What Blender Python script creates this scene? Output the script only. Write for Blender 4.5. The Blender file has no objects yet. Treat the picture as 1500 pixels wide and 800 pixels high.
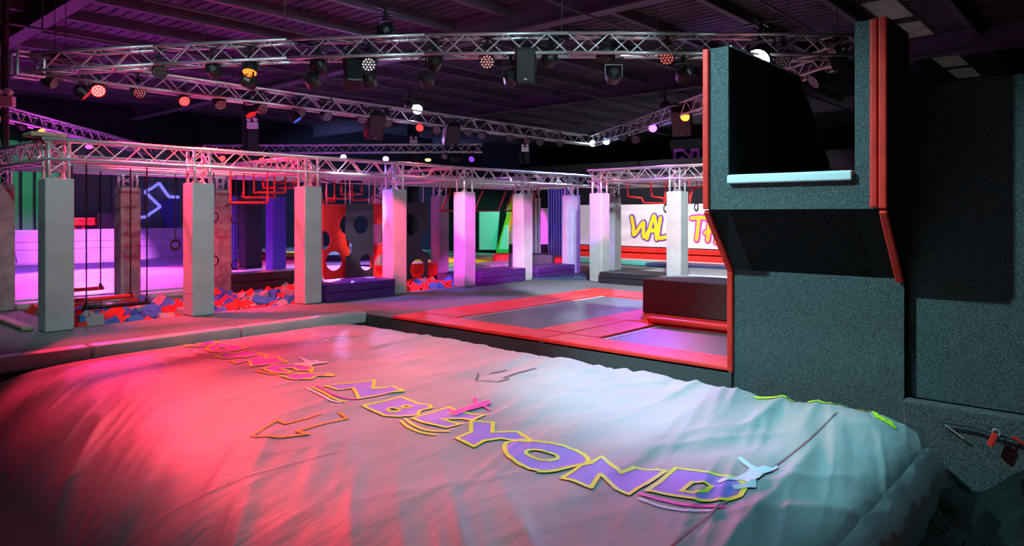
import bpy, bmesh, math, random
import numpy as np
from mathutils import Vector, Matrix
from mathutils.geometry import tessellate_polygon

random.seed(7)
S = bpy.context.scene
COL = S.collection

# ------------------------------------------------------------------ camera
EYE = 1.6
FPX = 1027.0
HOR = 313.0
TH = math.radians(41.6)
cam_d = bpy.data.cameras.new('camera')
cam = bpy.data.objects.new('camera', cam_d)
COL.objects.link(cam)
cam.location = (0, 0, EYE)
cam.rotation_euler = (math.radians(90), 0, TH - math.radians(90))
cam_d.sensor_width = 36.0
cam_d.lens = FPX / 1500.0 * 36.0
cam_d.shift_y = -(400.0 - HOR) / 1500.0
cam_d.clip_end = 200
S.camera = cam

# ------------------------------------------------------------------ world, view
w = bpy.data.worlds.new('world')
S.world = w
w.use_nodes = True
w.node_tree.nodes['Background'].inputs[0].default_value = (0.10, 0.13, 0.22, 1)
w.node_tree.nodes['Background'].inputs[1].default_value = 0.10
S.view_settings.view_transform = 'Standard'
S.view_settings.look = 'None'
S.view_settings.gamma = 1
S.view_settings.use_curve_mapping = False
S.view_settings.exposure = 0.0

# ------------------------------------------------------------------ pixel helpers (1500 x 800 frame)
FX, FY = math.cos(TH), math.sin(TH)
RX, RY = math.sin(TH), -math.cos(TH)
def ray(px, py):
    t = (px - 750.0) / FPX
    return Vector((FX + RX * t, FY + RY * t, (HOR - py) / FPX))
def on_z(px, py, z=0.0):
    r = ray(px, py); k = (z - EYE) / r.z
    return Vector((r.x * k, r.y * k, z))
def on_x(px, py, x):
    r = ray(px, py); k = x / r.x
    return Vector((x, r.y * k, EYE + r.z * k))
def on_y(px, py, y):
    r = ray(px, py); k = y / r.y
    return Vector((r.x * k, y, EYE + r.z * k))
def on_line(px, py, a, b):
    """point of the pixel's ray in the upright plane through a and b"""
    n = Vector((-(b[1] - a[1]), b[0] - a[0], 0))
    r = ray(px, py); k = (n.x * a[0] + n.y * a[1]) / (n.x * r.x + n.y * r.y)
    return Vector((r.x * k, r.y * k, EYE + r.z * k))

# ------------------------------------------------------------------ materials
MATS = {}
def mat(name, col, rough=0.6, metal=0.0, spec=0.5, speck=0.0, speck_scale=160, bump=0.0, bump_scale=8,
        stretch=None, emit=None, estr=0.0, vary=0.0, vary_scale=2.0, coat=0.0):
    if name in MATS: return MATS[name]
    m = bpy.data.materials.new(name); m.use_nodes = True
    nt = m.node_tree; b = nt.nodes['Principled BSDF']
    b.inputs['Base Color'].default_value = (*col, 1)
    b.inputs['Roughness'].default_value = rough
    b.inputs['Metallic'].default_value = metal
    b.inputs['Specular IOR Level'].default_value = spec
    b.inputs['Coat Weight'].default_value = coat
    tc = nt.nodes.new('ShaderNodeTexCoord')
    colout = None
    def noise(scale, detail=3, src=None):
        n = nt.nodes.new('ShaderNodeTexNoise'); n.inputs['Scale'].default_value = scale
        n.inputs['Detail'].default_value = detail
        if stretch and src is None:
            mp = nt.nodes.new('ShaderNodeMapping'); mp.inputs['Scale'].default_value = stretch
            nt.links.new(tc.outputs['Object'], mp.inputs['Vector']); nt.links.new(mp.outputs[0], n.inputs['Vector'])
        else:
            nt.links.new(tc.outputs['Object'], n.inputs['Vector'])
        return n
    def mixcol(fac, lo, hi, a=0.35, z=0.65):
        r = nt.nodes.new('ShaderNodeValToRGB')
        r.color_ramp.elements[0].position = a; r.color_ramp.elements[1].position = z
        r.color_ramp.elements[0].color = (*lo, 1); r.color_ramp.elements[1].color = (*hi, 1)
        nt.links.new(fac, r.inputs[0]); return r.outputs[0]
    if speck > 0:
        n = noise(speck_scale, 2, 'obj')
        lo = [c * (1 - speck) for c in col]; hi = [min(1, c * (1 + speck)) for c in col]
        nt.links.new(mixcol(n.outputs[0], lo, hi, 0.38, 0.62), b.inputs['Base Color'])
    elif vary > 0:
        n = noise(vary_scale, 4, 'obj')
        lo = [c * (1 - vary) for c in col]; hi = [min(1, c * (1 + vary)) for c in col]
        nt.links.new(mixcol(n.outputs[0], lo, hi), b.inputs['Base Color'])
    if bump > 0:
        n2 = noise(bump_scale, 3)
        bp = nt.nodes.new('ShaderNodeBump'); bp.inputs['Strength'].default_value = bump
        bp.inputs['Distance'].default_value = 0.02
        nt.links.new(n2.outputs[0], bp.inputs['Height']); nt.links.new(bp.outputs[0], b.inputs['Normal'])
    if emit:
        b.inputs['Emission Color'].default_value = (*emit, 1); b.inputs['Emission Strength'].default_value = estr
    MATS[name] = m
    return m

M_carpet = mat('grey_carpet', (0.22, 0.22, 0.225), 0.95, spec=0.1, speck=0.5, speck_scale=130, bump=0.4, bump_scale=150)
M_towercarpet = mat('charcoal_speckled_carpet', (0.085, 0.10, 0.103), 0.95, spec=0.1, speck=0.6, speck_scale=125, bump=0.5, bump_scale=120)
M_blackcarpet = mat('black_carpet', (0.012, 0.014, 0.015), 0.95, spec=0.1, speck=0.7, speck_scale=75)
M_floor = mat('dark_floor', (0.05, 0.05, 0.055), 0.8, spec=0.2, speck=0.4, speck_scale=60)
M_bag = mat('grey_airbag_cover', (0.37, 0.41, 0.43), 0.56, spec=0.35, bump=0.35, bump_scale=5, stretch=(1.0, 2.6, 1.0), vary=0.06, vary_scale=1.2)
M_padgrey = mat('grey_vinyl', (0.42, 0.43, 0.44), 0.5, spec=0.35, bump=0.35, bump_scale=4, vary=0.08, vary_scale=3)
M_padworn = mat('worn_grey_vinyl', (0.30, 0.28, 0.28), 0.6, spec=0.3, bump=1.0, bump_scale=7, vary=0.25, vary_scale=5)
M_padred = mat('red_vinyl', (0.78, 0.03, 0.02), 0.5, spec=0.3, bump=0.35, bump_scale=7, vary=0.1, vary_scale=4)
M_padblack = mat('black_vinyl', (0.022, 0.022, 0.03), 0.45, spec=0.4, bump=0.3, bump_scale=6)
M_padpurple = mat('dark_purple_vinyl', (0.07, 0.014, 0.15), 0.45, spec=0.4, bump=0.2, bump_scale=6)
M_padnavy = mat('navy_vinyl', (0.03, 0.05, 0.14), 0.5, spec=0.3, bump=0.2)
M_padwhite = mat('white_vinyl', (0.7, 0.72, 0.74), 0.5, spec=0.3, bump=0.2)
M_padgreen = mat('green_vinyl', (0.08, 0.5, 0.12), 0.5, spec=0.3)
M_padyellow = mat('yellow_vinyl', (0.8, 0.6, 0.03), 0.5, spec=0.3)
M_padteal = mat('teal_vinyl', (0.06, 0.42, 0.36), 0.5, spec=0.3)
M_padpink = mat('pale_mat_vinyl', (0.62, 0.56, 0.66), 0.45, spec=0.4, vary=0.08)
M_mesh = mat('trampoline_bed_mesh', (0.075, 0.085, 0.095), 0.42, spec=0.5, speck=0.25, speck_scale=120)
M_alu = mat('aluminium', (0.72, 0.72, 0.75), 0.38, metal=0.75, spec=0.5)
M_black = mat('black_plastic', (0.012, 0.012, 0.014), 0.4, spec=0.4)
M_darksteel = mat('dark_steel', (0.03, 0.032, 0.045), 0.6, spec=0.3)
M_rope = mat('black_rope', (0.015, 0.014, 0.016), 0.9, spec=0.1)
M_roof = mat('roof_sheet', (0.085, 0.08, 0.095), 0.8, spec=0.2, vary=0.35, vary_scale=0.8)
M_beam = mat('steel_beam', (0.10, 0.095, 0.12), 0.6, spec=0.3)
M_wall = mat('black_wall_paint', (0.014, 0.015, 0.02), 0.9, spec=0.15)
M_sheet = mat('black_plastic_sheet', (0.005, 0.006, 0.006), 0.12, spec=0.5, bump=0.9, bump_scale=6)
M_redbar = mat('red_painted_steel', (0.62, 0.03, 0.025), 0.4, spec=0.4)
M_white = mat('white_plastic', (0.75, 0.75, 0.75), 0.5)
M_foamr = mat('red_foam', (0.70, 0.05, 0.04), 0.95, spec=0.05, bump=0.3, bump_scale=40)
M_foamb = mat('blue_foam', (0.05, 0.20, 0.60), 0.95, spec=0.05, bump=0.3, bump_scale=40)
M_foamg = mat('grey_foam', (0.30, 0.30, 0.31), 0.95, spec=0.05, bump=0.3, bump_scale=40)
M_panelred = mat('red_board', (0.80, 0.03, 0.02), 0.5)
M_panelblk = mat('black_board', (0.018, 0.020, 0.03), 0.5)
M_wood = mat('plywood', (0.35, 0.27, 0.17), 0.8, vary=0.2, vary_scale=8)
M_curtain = mat('blue_curtain', (0.10, 0.08, 0.55), 0.8)
M_poster = mat('white_board', (0.85, 0.84, 0.86), 0.5)

# ------------------------------------------------------------------ mesh builder
class MB:
    def __init__(s): s.v = []; s.f = []
    def add(s, vs, fs):
        o = len(s.v); s.v += [tuple(v) for v in vs]; s.f += [tuple(i + o for i in f) for f in fs]; return s
    def box(s, x0, x1, y0, y1, z0, z1):
        vs = [(x0,y0,z0),(x1,y0,z0),(x1,y1,z0),(x0,y1,z0),(x0,y0,z1),(x1,y0,z1),(x1,y1,z1),(x0,y1,z1)]
        return s.add(vs, [(3,2,1,0),(4,5,6,7),(0,1,5,4),(1,2,6,5),(2,3,7,6),(3,0,4,7)])
    def tube(s, a, b, r, n=8, r2=None, cap=True):
        a = Vector(a); b = Vector(b); d = (b - a).normalized()
        u = d.orthogonal().normalized(); v = d.cross(u); r2 = r if r2 is None else r2
        vs = []
        for p, q in ((a, r), (b, r2)):
            for i in range(n):
                c = 2 * math.pi * i / n; vs.append(p + (u * math.cos(c) + v * math.sin(c)) * q)
        fs = [(i, (i + 1) % n, n + (i + 1) % n, n + i) for i in range(n)]
        if cap: fs += [tuple(range(n))[::-1], tuple(range(n, 2 * n))]
        return s.add(vs, fs)
    def path(s, pts, r, n=6):
        for a, b in zip(pts[:-1], pts[1:]): s.tube(a, b, r, n)
        return s
    def torus(s, c, R, r, ax1, ax2, n=20, m=6):
        c = Vector(c); ax1 = Vector(ax1); ax2 = Vector(ax2); ax3 = ax1.cross(ax2)
        vs = []
        for i in range(n):
            a = 2 * math.pi * i / n; d = ax1 * math.cos(a) + ax2 * math.sin(a)
            for j in range(m):
                b = 2 * math.pi * j / m; vs.append(c + d * (R + r * math.cos(b)) + ax3 * (r * math.sin(b)))
        fs = [(i*m+j, ((i+1)%n)*m+j, ((i+1)%n)*m+(j+1)%m, i*m+(j+1)%m) for i in range(n) for j in range(m)]
        return s.add(vs, fs)
    def prism(s, poly, off):
        """poly: list of 3-D points (flat polygon), extruded by vector off"""
        n = len(poly); off = Vector(off)
        vs = [Vector(p) for p in poly] + [Vector(p) + off for p in poly]
        tr = tessellate_polygon([[Vector(p) for p in poly]])
        fs = [tuple(t) for t in tr] + [tuple(i + n for i in reversed(t)) for t in tr]
        fs += [(i, (i + 1) % n, n + (i + 1) % n, n + i) for i in range(n)]
        return s.add(vs, fs)
    def mesh(s, name):
        me = bpy.data.meshes.new(name); me.from_pydata(s.v, [], s.f)
        bm = bmesh.new(); bm.from_mesh(me); bmesh.ops.recalc_face_normals(bm, faces=bm.faces); bm.to_mesh(me); bm.free()
        return me
    def build(s, name, m, parent=None, smooth=False, bevel=0.0, kind=None, seg=2):
        return link(name, s.mesh(name), m, parent, smooth, bevel, kind, seg)

def link(name, me, m, parent=None, smooth=False, bevel=0.0, kind=None, seg=2):
    if m and not me.materials: me.materials.append(m)
    if smooth:
        for p in me.polygons: p.use_smooth = True
    o = bpy.data.objects.new(name, me); COL.objects.link(o)
    if parent: o.parent = parent
    if bevel > 0:
        b = o.modifiers.new('bevel', 'BEVEL'); b.width = bevel; b.segments = seg; b.limit_method = 'ANGLE'
    if kind: o['kind'] = kind
    return o
def thing(name, label, cat, loc=(0, 0, 0), group=None, rz=0.0):
    o = bpy.data.objects.new(name, None); COL.objects.link(o); o.empty_display_size = 0.1
    o.location = loc; o.rotation_euler = (0, 0, rz)
    return tag(o, label, cat, group)
def tag(o, label, cat, group=None):
    o['label'] = label; o['category'] = cat
    if group: o['group'] = group
    return o
def struct(o): o['kind'] = 'structure'; return o
def setmat(o, m):
    o.material_slots[0].link = 'OBJECT'; o.material_slots[0].material = m
def copy_tree(o, parent=None):
    c = o.copy(); COL.objects.link(c); c.parent = parent
    for ch in list(o.children): copy_tree(ch, c)
    return c
def spot(name, loc, target, color, power, angle, blend=0.5, radius=0.08, parent=None):
    l = bpy.data.lights.new(name, 'SPOT'); l.energy = power; l.color = color
    l.spot_size = math.radians(angle); l.spot_blend = blend; l.shadow_soft_size = radius
    o = bpy.data.objects.new(name, l); COL.objects.link(o)
    o.location = loc
    o.rotation_euler = (Vector(target) - Vector(loc)).to_track_quat('-Z', 'Y').to_euler()
    return o

# ================================================================== THE SETTING
PITX0, PITX1, PITY0, PITY1 = 0.45, 6.86, -0.6, 9.20
FOAM1 = (3.25, 8.75, 11.15, 13.82)
FOAM2 = (8.98, 12.7, 11.15, 13.82)
def grid_floor(xs, ys, holes, z):
    mb = MB()
    for i in range(len(xs) - 1):
        for j in range(len(ys) - 1):
            cx = (xs[i] + xs[i+1]) / 2; cy = (ys[j] + ys[j+1]) / 2
            if any(h[0] < cx < h[1] and h[2] < cy < h[3] for h in holes): continue
            mb.add([(xs[i],ys[j],z),(xs[i+1],ys[j],z),(xs[i+1],ys[j+1],z),(xs[i],ys[j+1],z)], [(0,1,2,3)])
    return mb
holes = [(PITX0, PITX1, PITY0, PITY1), FOAM1, FOAM2]
xs = sorted(set([-5, 34] + [h[0] for h in holes] + [h[1] for h in holes]))
ys = sorted(set([-5, 34, 14.6] + [h[2] for h in holes] + [h[3] for h in holes]))
fl = grid_floor(xs, ys, holes, 0.0)
for h, zb in ((holes[0], -1.1), (FOAM1, -0.8), (FOAM2, -0.8)):
    x0, x1, y0, y1 = h
    fl.add([(x0,y0,0),(x1,y0,0),(x1,y1,0),(x0,y1,0),(x0,y0,zb),(x1,y0,zb),(x1,y1,zb),(x0,y1,zb)],
           [(0,1,5,4),(1,2,6,5),(2,3,7,6),(3,0,4,7),(4,5,6,7)])
floor = struct(fl.build('floor', M_carpet))

RZ = 5.9
struct(MB().box(-5, 34, -5, 34, RZ, RZ + 0.1).build('ceiling', M_roof))
struct(MB().box(-5, 34, 30.0, 30.2, 0, RZ).build('wall_back', M_wall))
struct(MB().box(31.0, 31.2, -5, 34, 0, RZ).build('wall_far_right', M_wall))
struct(MB().box(-5, 34, -4.2, -4.0, 0, RZ).build('wall_near', M_wall))
struct(MB().box(-4.2, -4.0, -5, 34, 0, RZ).build('wall_left', M_wall))
# rafters run along Y, purlins along X, corrugated liner ridges between them
for i, x in enumerate((-1.0, 4.2, 10.9, 19.2, 27.0)):
    mb = MB().box(x - 0.15, x + 0.15, -4.0, 30.0, 5.34, 5.38).box(x - 0.02, x + 0.02, -4.0, 30.0, 5.38, 5.82).box(x - 0.15, x + 0.15, -4.0, 30.0, 5.82, 5.86)
    struct(mb.build('trim_rafter_%d' % (i + 1), M_beam))
for i in range(18):
    y = -2.6 + i * 1.75
    struct(MB().box(-4, 31, y - 0.035, y + 0.035, 5.68, 5.9).box(-4, 31, y - 0.035, y + 0.10, 5.66, 5.68).build('trim_purlin_%d' % (i + 1), M_beam))
mb = MB()
for i in range(140):
    x = -4 + i * 0.25
    mb.box(x, x + 0.06, -4, 30, RZ - 0.025, RZ)
struct(mb.build('trim_roof_ribs', M_roof))
M_light = mat('rooflight_panel', (0.30, 0.30, 0.27), 0.6, emit=(0.5, 0.48, 0.38), estr=0.03, vary=0.3, vary_scale=3)
for i in range(7):
    x = 15.4 + i * 2.2
    struct(MB().box(x, x + 1.6, 3.55, 4.15, RZ - 0.05, RZ - 0.026).build('window_%d' % (i + 1), M_light))
# conduits below the roof
for i, (y, z) in enumerate(((11.4, 4.9), (14.6, 4.9), (7.2, 5.1), (4.6, 5.1))):
    mb = MB().tube((-3.9, y, z), (30.9, y, z), 0.022, 6)
    for k in range(12): mb.tube((-2 + k * 2.9, y, z), (-2 + k * 2.9, y, RZ), 0.012, 5)
    struct(mb.build('trim_conduit_%d' % (i + 1), M_beam))

# side of the trampoline platform, facing the airbag
struct(MB().box(6.80, 6.86, 3.06, 9.12, -1.1, 0.0).build('wall_platform_side', M_towercarpet))

# ================================================================== AIRBAG
def _h(ix, iy, seed):
    v = np.sin(ix * 127.1 + iy * 311.7 + seed * 74.7) * 43758.5453
    return v - np.floor(v)
def vnoise(x, y, seed=0):
    ix = np.floor(x); iy = np.floor(y); fx = x - ix; fy = y - iy
    fx = fx * fx * fx * (fx * (fx * 6 - 15) + 10); fy = fy * fy * fy * (fy * (fy * 6 - 15) + 10)
    a = _h(ix, iy, seed); b = _h(ix + 1, iy, seed); c = _h(ix, iy + 1, seed); d = _h(ix + 1, iy + 1, seed)
    return (a * (1 - fx) + b * fx) * (1 - fy) + (c * (1 - fx) + d * fx) * fy - 0.5
BX, BY, BA, BB = 4.05, 5.08, 2.69, 4.01
def bag_h(x, y):
    x = np.asarray(x, float); y = np.asarray(y, float)
    u = np.clip((x - BX) / BA, -1, 1); v = np.clip((y - BY) / BB, -1, 1)
    pu = np.where(u < 0, 6.0, 22.0); pv = np.where(v < 0, 22.0, 150.0)
    fu = np.sqrt(np.clip(1 - np.abs(u) ** pu, 0, 1)); fv = np.sqrt(np.clip(1 - np.abs(v) ** pv, 0, 1))
    prof = fu * fv
    z = -1.05 + 0.985 * prof + 0.05 * (1 - u * u) * (1 - v * v)
    # long folds: fan out towards the near-left corner, run along X further right
    wl = np.clip((4.2 - x) / 2.6, 0, 1)
    ang = np.radians(12 + 44 * wl)
    # use two fixed directions blended, so that the folds stay long
    def folds(deg, f, l, seed):
        c, s_ = math.cos(math.radians(deg)), math.sin(math.radians(deg))
        a = x * c + y * s_; b = -x * s_ + y * c
        n = vnoise(a * l + 3.1, b * f + 0.25 * np.sin(a * 1.3), seed)
        return 0.5 - np.abs(n) * 2.0
    f1 = folds(56, 3.4, 0.5, 1) + 0.45 * folds(50, 8.5, 0.8, 2)
    f2 = folds(8, 3.6, 0.45, 3) + 0.45 * folds(18, 9.0, 0.7, 4)
    f3 = folds(-28, 4.2, 0.6, 5)
    amp = 0.034 + 0.040 * np.clip(np.abs(u) ** 3 + np.abs(v) ** 4, 0, 1)
    tb = np.clip((v - 0.25) / 0.6, 0, 1); amp = amp * (1 - 0.78 * tb * tb * (3 - 2 * tb))
    z = z + amp * prof * (wl * f1 + (1 - wl) * (0.75 * f2 + 0.45 * f3)) * 0.9
    z = z + 0.030 * (1 - 0.8 * tb) * vnoise(x * 1.1, y * 1.1, 9) * prof
    return z
def bagz(x, y): return float(bag_h(np.array([x]), np.array([y]))[0])
def on_bag(px, py):
    p = on_z(px, py, 0.0)
    for _ in range(12):
        q = on_z(px, py, bagz(min(max(p.x, 1.0), 6.6), min(max(p.y, 1.2), 9.0)))
        p = (p + q) / 2
    return p

bag = thing('airbag', 'huge wrinkled grey landing airbag printed with bright lettering, lying in the carpeted pit', 'airbag', (0, 0, 0))
NX, NY = 320, 420
gx = BX + BA * np.sin(np.linspace(-math.pi / 2, math.pi / 2, NX)); gy = BY + BB * np.sin(np.linspace(-math.pi / 2, math.pi / 2, NY))
GX, GY = np.meshgrid(gx, gy); GZ = bag_h(GX, GY)
V = np.stack([GX, GY, GZ], -1).reshape(-1, 3)
F = [(j*NX+i, j*NX+i+1, (j+1)*NX+i+1, (j+1)*NX+i) for j in range(NY-1) for i in range(NX-1)]
me = bpy.data.meshes.new('cover'); me.from_pydata(V.tolist(), [], F)
link('cover', me, M_bag, bag, smooth=True)

def chaikin(pts, closed=True, it=2):
    for _ in range(it):
        out = []; n = len(pts)
        rng = range(n) if closed else range(n - 1)
        if not closed: out.append(pts[0])
        for i in rng:
            a, b = pts[i], pts[(i + 1) % n]
            out += [(a[0]*.75+b[0]*.25, a[1]*.75+b[1]*.25), (a[0]*.25+b[0]*.75, a[1]*.25+b[1]*.75)]
        if not closed: out.append(pts[-1])
        pts = out
    return pts
def drape(name, tris, m, off, parent=bag):
    """tris: list of 2-D triangles/quads in world XY laid on the bag"""
    bm = bmesh.new()
    for t in tris:
        vs = [bm.verts.new((p[0], p[1], 0)) for p in t]
        try: bm.faces.new(vs)
        except ValueError: pass
    if not bm.faces: bm.free(); return
    xs_ = [v.co.x for v in bm.verts]; ys_ = [v.co.y for v in bm.verts]
    st = 0.025
    k = math.floor(min(xs_) / st)
    while k * st < max(xs_):
        bmesh.ops.bisect_plane(bm, geom=bm.verts[:] + bm.edges[:] + bm.faces[:], plane_co=(k * st, 0, 0), plane_no=(1, 0, 0)); k += 1
    k = math.floor(min(ys_) / st)
    while k * st < max(ys_):
        bmesh.ops.bisect_plane(bm, geom=bm.verts[:] + bm.edges[:] + bm.faces[:], plane_co=(0, k * st, 0), plane_no=(0, 1, 0)); k += 1
    A = np.array([v.co[:] for v in bm.verts]); Z = bag_h(A[:, 0], A[:, 1]) + off
    for v, z in zip(bm.verts, Z): v.co.z = z
    bmesh.ops.recalc_face_normals(bm, faces=bm.faces)
    me = bpy.data.meshes.new(name); bm.to_mesh(me); bm.free()
    if me.polygons and sum(p.normal.z for p in me.polygons) < 0: me.flip_normals()
    return link(name, me, m, parent, smooth=True)
def ribbon(pts, wd, closed=False):
    out = []; n = len(pts)
    for i in range(n if closed else n - 1):
        a = Vector(pts[i]); b = Vector(pts[(i + 1) % n]); d = b - a
        if d.length < 1e-5: continue
        d.normalize(); q = Vector((-d.y, d.x)) * wd / 2; e = d * wd * 0.45
        a2 = a - e; b2 = b + e
        out.append([a2 - q, b2 - q, b2 + q, a2 + q])
    return out
def zpts(pts, x0, y0, sc): return [(x0 + a / sc, y0 + b / sc) for a, b in pts]
def bagpts(pp):
    r = []
    for a, b in pp:
        p = on_bag(a, b); r.append((p.x, p.y))
    return r
M_lettfill = mat('print_violet', (0.28, 0.27, 0.95), 0.5)
M_lettpink = mat('print_magenta', (0.55, 0.12, 0.85), 0.5)
M_lettline = mat('print_lime', (0.75, 1.0, 0.04), 0.5)
M_orange = mat('print_orange', (0.95, 0.42, 0.0), 0.5)
M_pwhite = mat('print_white', (0.92, 0.94, 0.96), 0.5)
M_ppink = mat('print_pink', (0.95, 0.10, 0.55), 0.5)
M_pcyan = mat('print_pale_blue', (0.55, 0.85, 0.98), 0.5)
M_pdark = mat('print_charcoal', (0.10, 0.10, 0.11), 0.6)
M_seam = mat('seam_thread', (0.25, 0.27, 0.28), 0.6)
M_seaml = mat('seam_thread_pale', (0.62, 0.62, 0.62), 0.6)
Z1 = (240, 480, 5.357); Z2 = (450, 540, 5.357); Z3 = (640, 590, 5.357); Z4 = (860, 640, 5.0); Z5 = (220, 460, 3.6375)
Z6 = (1080, 550, 5.77); Z7 = (430, 480, 11.54); Z8 = (0, 440, 2.222)
def letter(ch, z, outer, hls=(), fill=M_lettfill, sm=0, wd=0.032):
    o = zpts(outer, *z)
    o = chaikin(o, True, sm) if sm else o
    O = bagpts(o); H = [bagpts(chaikin(zpts(h, *z), True, 1 if sm else 0)) for h in hls]
    loops = [[Vector((p[0], p[1], 0)) for p in O]] + [[Vector((p[0], p[1], 0)) for p in h] for h in H]
    flat = [p for l in loops for p in l]
    tris = [[(flat[i].x, flat[i].y) for i in t] for t in tessellate_polygon(loops)]
    f = drape('printed_letter', tris, fill, 0.006)
    rb = ribbon(O, wd, True)
    for h in H: rb += ribbon(h, wd * 0.85, True)
    drape('letter_outline', rb, M_lettline, 0.008, f)
letter('b', Z1, [(120,124),(345,103),(425,120),(385,137),(300,154),(185,152)], [[(205,129),(262,126),(292,132),(245,142),(208,140)]], M_lettpink, 0, 0.04)
letter('o', Z1, [(330,168),(385,138),(480,130),(660,155),(590,180),(470,200),(370,192)], [[(400,167),(460,156),(525,166),(450,180)]], M_lettpink, 1, 0.04)
letter('u', Z1, [(405,228),(480,196),(560,206),(640,182),(775,212),(640,236),(470,246)], [], M_lettpink, 0, 0.04)
letter('n', Z1, [(530,262),(700,244),(800,213),(800,245),(890,240),(968,272),(690,308),(668,262),(570,286)], [], M_lettpink, 0, 0.035)
letter('c', Z1, [(780,325),(860,295),(1010,290),(1165,315),(1160,350),(1060,342),(1010,318),(920,325),(1005,350),(970,366),(850,355)], [], M_lettpink, 0, 0.035)
letter('e', Z1, [(895,386),(1150,360),(1350,380),(1190,384),(1165,405),(1050,412)], [], M_lettpink, 0, 0.035)
letter('n', Z2, [(135,143),(525,97),(515,160),(670,143),(755,180),(405,240),(360,157),(245,172)], [], M_lettfill)
letter('b', Z2, [(440,293),(735,228),(860,278),(960,292),(975,315),(885,335),(865,370),(740,382),(610,375)],
       [[(625,325),(665,312),(735,330),(700,345),(650,343)], [(735,305),(770,293),(825,305),(770,318)]])
letter('e', Z2, [(825,395),(1110,308),(1150,325),(1130,362),(1240,350),(1390,370),(1300,410),(1210,398),(1060,403),(1130,425),(1210,440),(1095,468),(930,432)])
letter('y', Z3, [(268,150),(440,162),(435,240),(640,237),(735,300),(500,287),(370,305),(290,350),(150,285),(268,238)])
letter('o', Z3, [(525,345),(560,310),(700,308),(880,320),(1060,365),(1180,430),(1190,480),(1050,510),(900,548),(770,545),(640,485),(545,415)],
       [[(685,395),(740,372),(860,388),(978,440),(850,470),(735,432)]], M_lettfill, 1)
letter('n', Z4, [(-185,310),(-50,220),(30,200),(105,152),(250,272),(350,232),(575,255),(430,350),(305,428),(215,388),(95,280),(30,378)])
letter('d', Z4, [(440,400),(530,340),(650,235),(880,265),(1090,310),(1165,365),(1120,440),(1020,468),(820,472),(600,432)],
       [[(690,405),(770,340),(860,338),(915,370),(870,405),(780,418)]])
def silhouette(name, z, outer, m):
    O = bagpts(zpts(outer, *z)); l = [Vector((p[0], p[1], 0)) for p in O]
    tris = [[(l[i].x, l[i].y) for i in t] for t in tessellate_polygon([l])]
    drape(name, tris, m, 0.011)
silhouette('printed_jumper', Z1, [(1055,233),(1075,236),(1140,268),(1180,266),(1205,260),(1215,274),(1295,272),(1292,282),(1230,288),(1170,300),(1145,316),(1105,304),(1075,298),(1015,310),(1040,285),(1110,280)], M_pwhite)
silhouette('printed_jumper', Z4, [(1095,158),(1128,158),(1210,218),(1250,236),(1295,222),(1350,238),(1392,222),(1398,238),(1330,270),(1285,282),(1262,310),(1237,320),(1242,382),(1150,387),(1080,397),(1060,365),(1130,355),(1172,350),(1130,327),(1050,327),(970,352),(948,335),(990,315),(1090,308),(1170,268),(1188,242),(1110,182)], M_pcyan)
silhouette('printed_jumper', Z2, [(1100,322),(1170,335),(1310,285),(1298,235),(1325,233),(1342,275),(1430,260),(1445,285),(1400,300),(1445,332),(1430,338),(1380,308),(1240,345),(1160,382),(1118,350)], M_ppink)
def stroke(name, z, pts, m, wd, sm=2):
    p = bagpts(chaikin(zpts(pts, *z), False, sm) if sm else zpts(pts, *z))
    drape(name, ribbon(p, wd), m, 0.007)
stroke('printed_swoosh', Z1, [(240,178),(255,200),(340,208)], M_pwhite, 0.03)
stroke('printed_swoosh', Z1, [(35,235),(110,243),(250,227),(400,208)], M_orange, 0.035)
stroke('printed_swoosh', Z1, [(255,250),(370,238)], M_orange, 0.03, 0)
stroke('printed_swoosh', Z1, [(0,286),(50,292)], M_orange, 0.03, 0)
stroke('printed_swoosh', Z1, [(700,352),(720,345),(760,357),(890,374)], M_orange, 0.022)
stroke('printed_swoosh', Z1, [(738,335),(770,352),(900,366)], M_orange, 0.022)
stroke('printed_swoosh', Z2, [(0,158),(120,215),(190,258),(260,270)], M_pwhite, 0.028)
stroke('printed_swoosh', Z2, [(35,150),(140,195),(220,248),(300,265)], M_lettline, 0.028)
stroke('printed_swoosh', Z2, [(75,140),(170,195),(300,240),(400,243)], M_ppink, 0.028)
stroke('printed_swoosh', Z2, [(735,415),(790,470),(900,512),(1005,525)], M_lettline, 0.026)
stroke('printed_swoosh', Z2, [(770,400),(830,452),(950,497),(1105,498)], M_lettline, 0.026)
stroke('printed_swoosh', Z4, [(390,425),(560,475),(740,512),(995,517)], M_ppink, 0.030)
stroke('printed_swoosh', Z4, [(385,460),(520,515),(700,547),(890,548)], M_pcyan, 0.024)
stroke('printed_arrow', Z5, [(905,537),(720,588),(675,570),(543,653)], M_orange, 0.032, 0)
stroke('printed_arrow', Z5, [(560,657),(690,660),(840,643),(785,628),(1050,560),(1010,530)], M_orange, 0.032, 0)
ARR = (0, 0, 1.0)
stroke('printed_arrow', ARR, [(718,548),(742,543)], M_pdark, 0.02, 0)
stroke('printed_arrow', ARR, [(701,548),(697,558),(730,560),(745,556),(738,554),(785,540)], M_pdark, 0.02, 0)
# small club mark on the far corner
for pts, m in (([(120,212),(210,205)], M_pwhite), ([(290,160),(340,140),(385,160)], M_pwhite), ([(400,175),(480,165)], M_orange), ([(490,160),(600,155),(740,145)], M_pwhite),
               ([(780,128),(880,117)], M_pwhite), ([(870,105),(950,100),(1050,95)], M_orange), ([(905,160),(1010,148),(1130,130)], M_orange), ([(480,255),(580,215),(800,180)], M_pwhite), ([(560,225),(600,250),(650,245)], M_pwhite), ([(330,258),(380,258)], M_pwhite)):
    stroke('printed_mark', Z7, pts, m, 0.03, 0)
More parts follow.
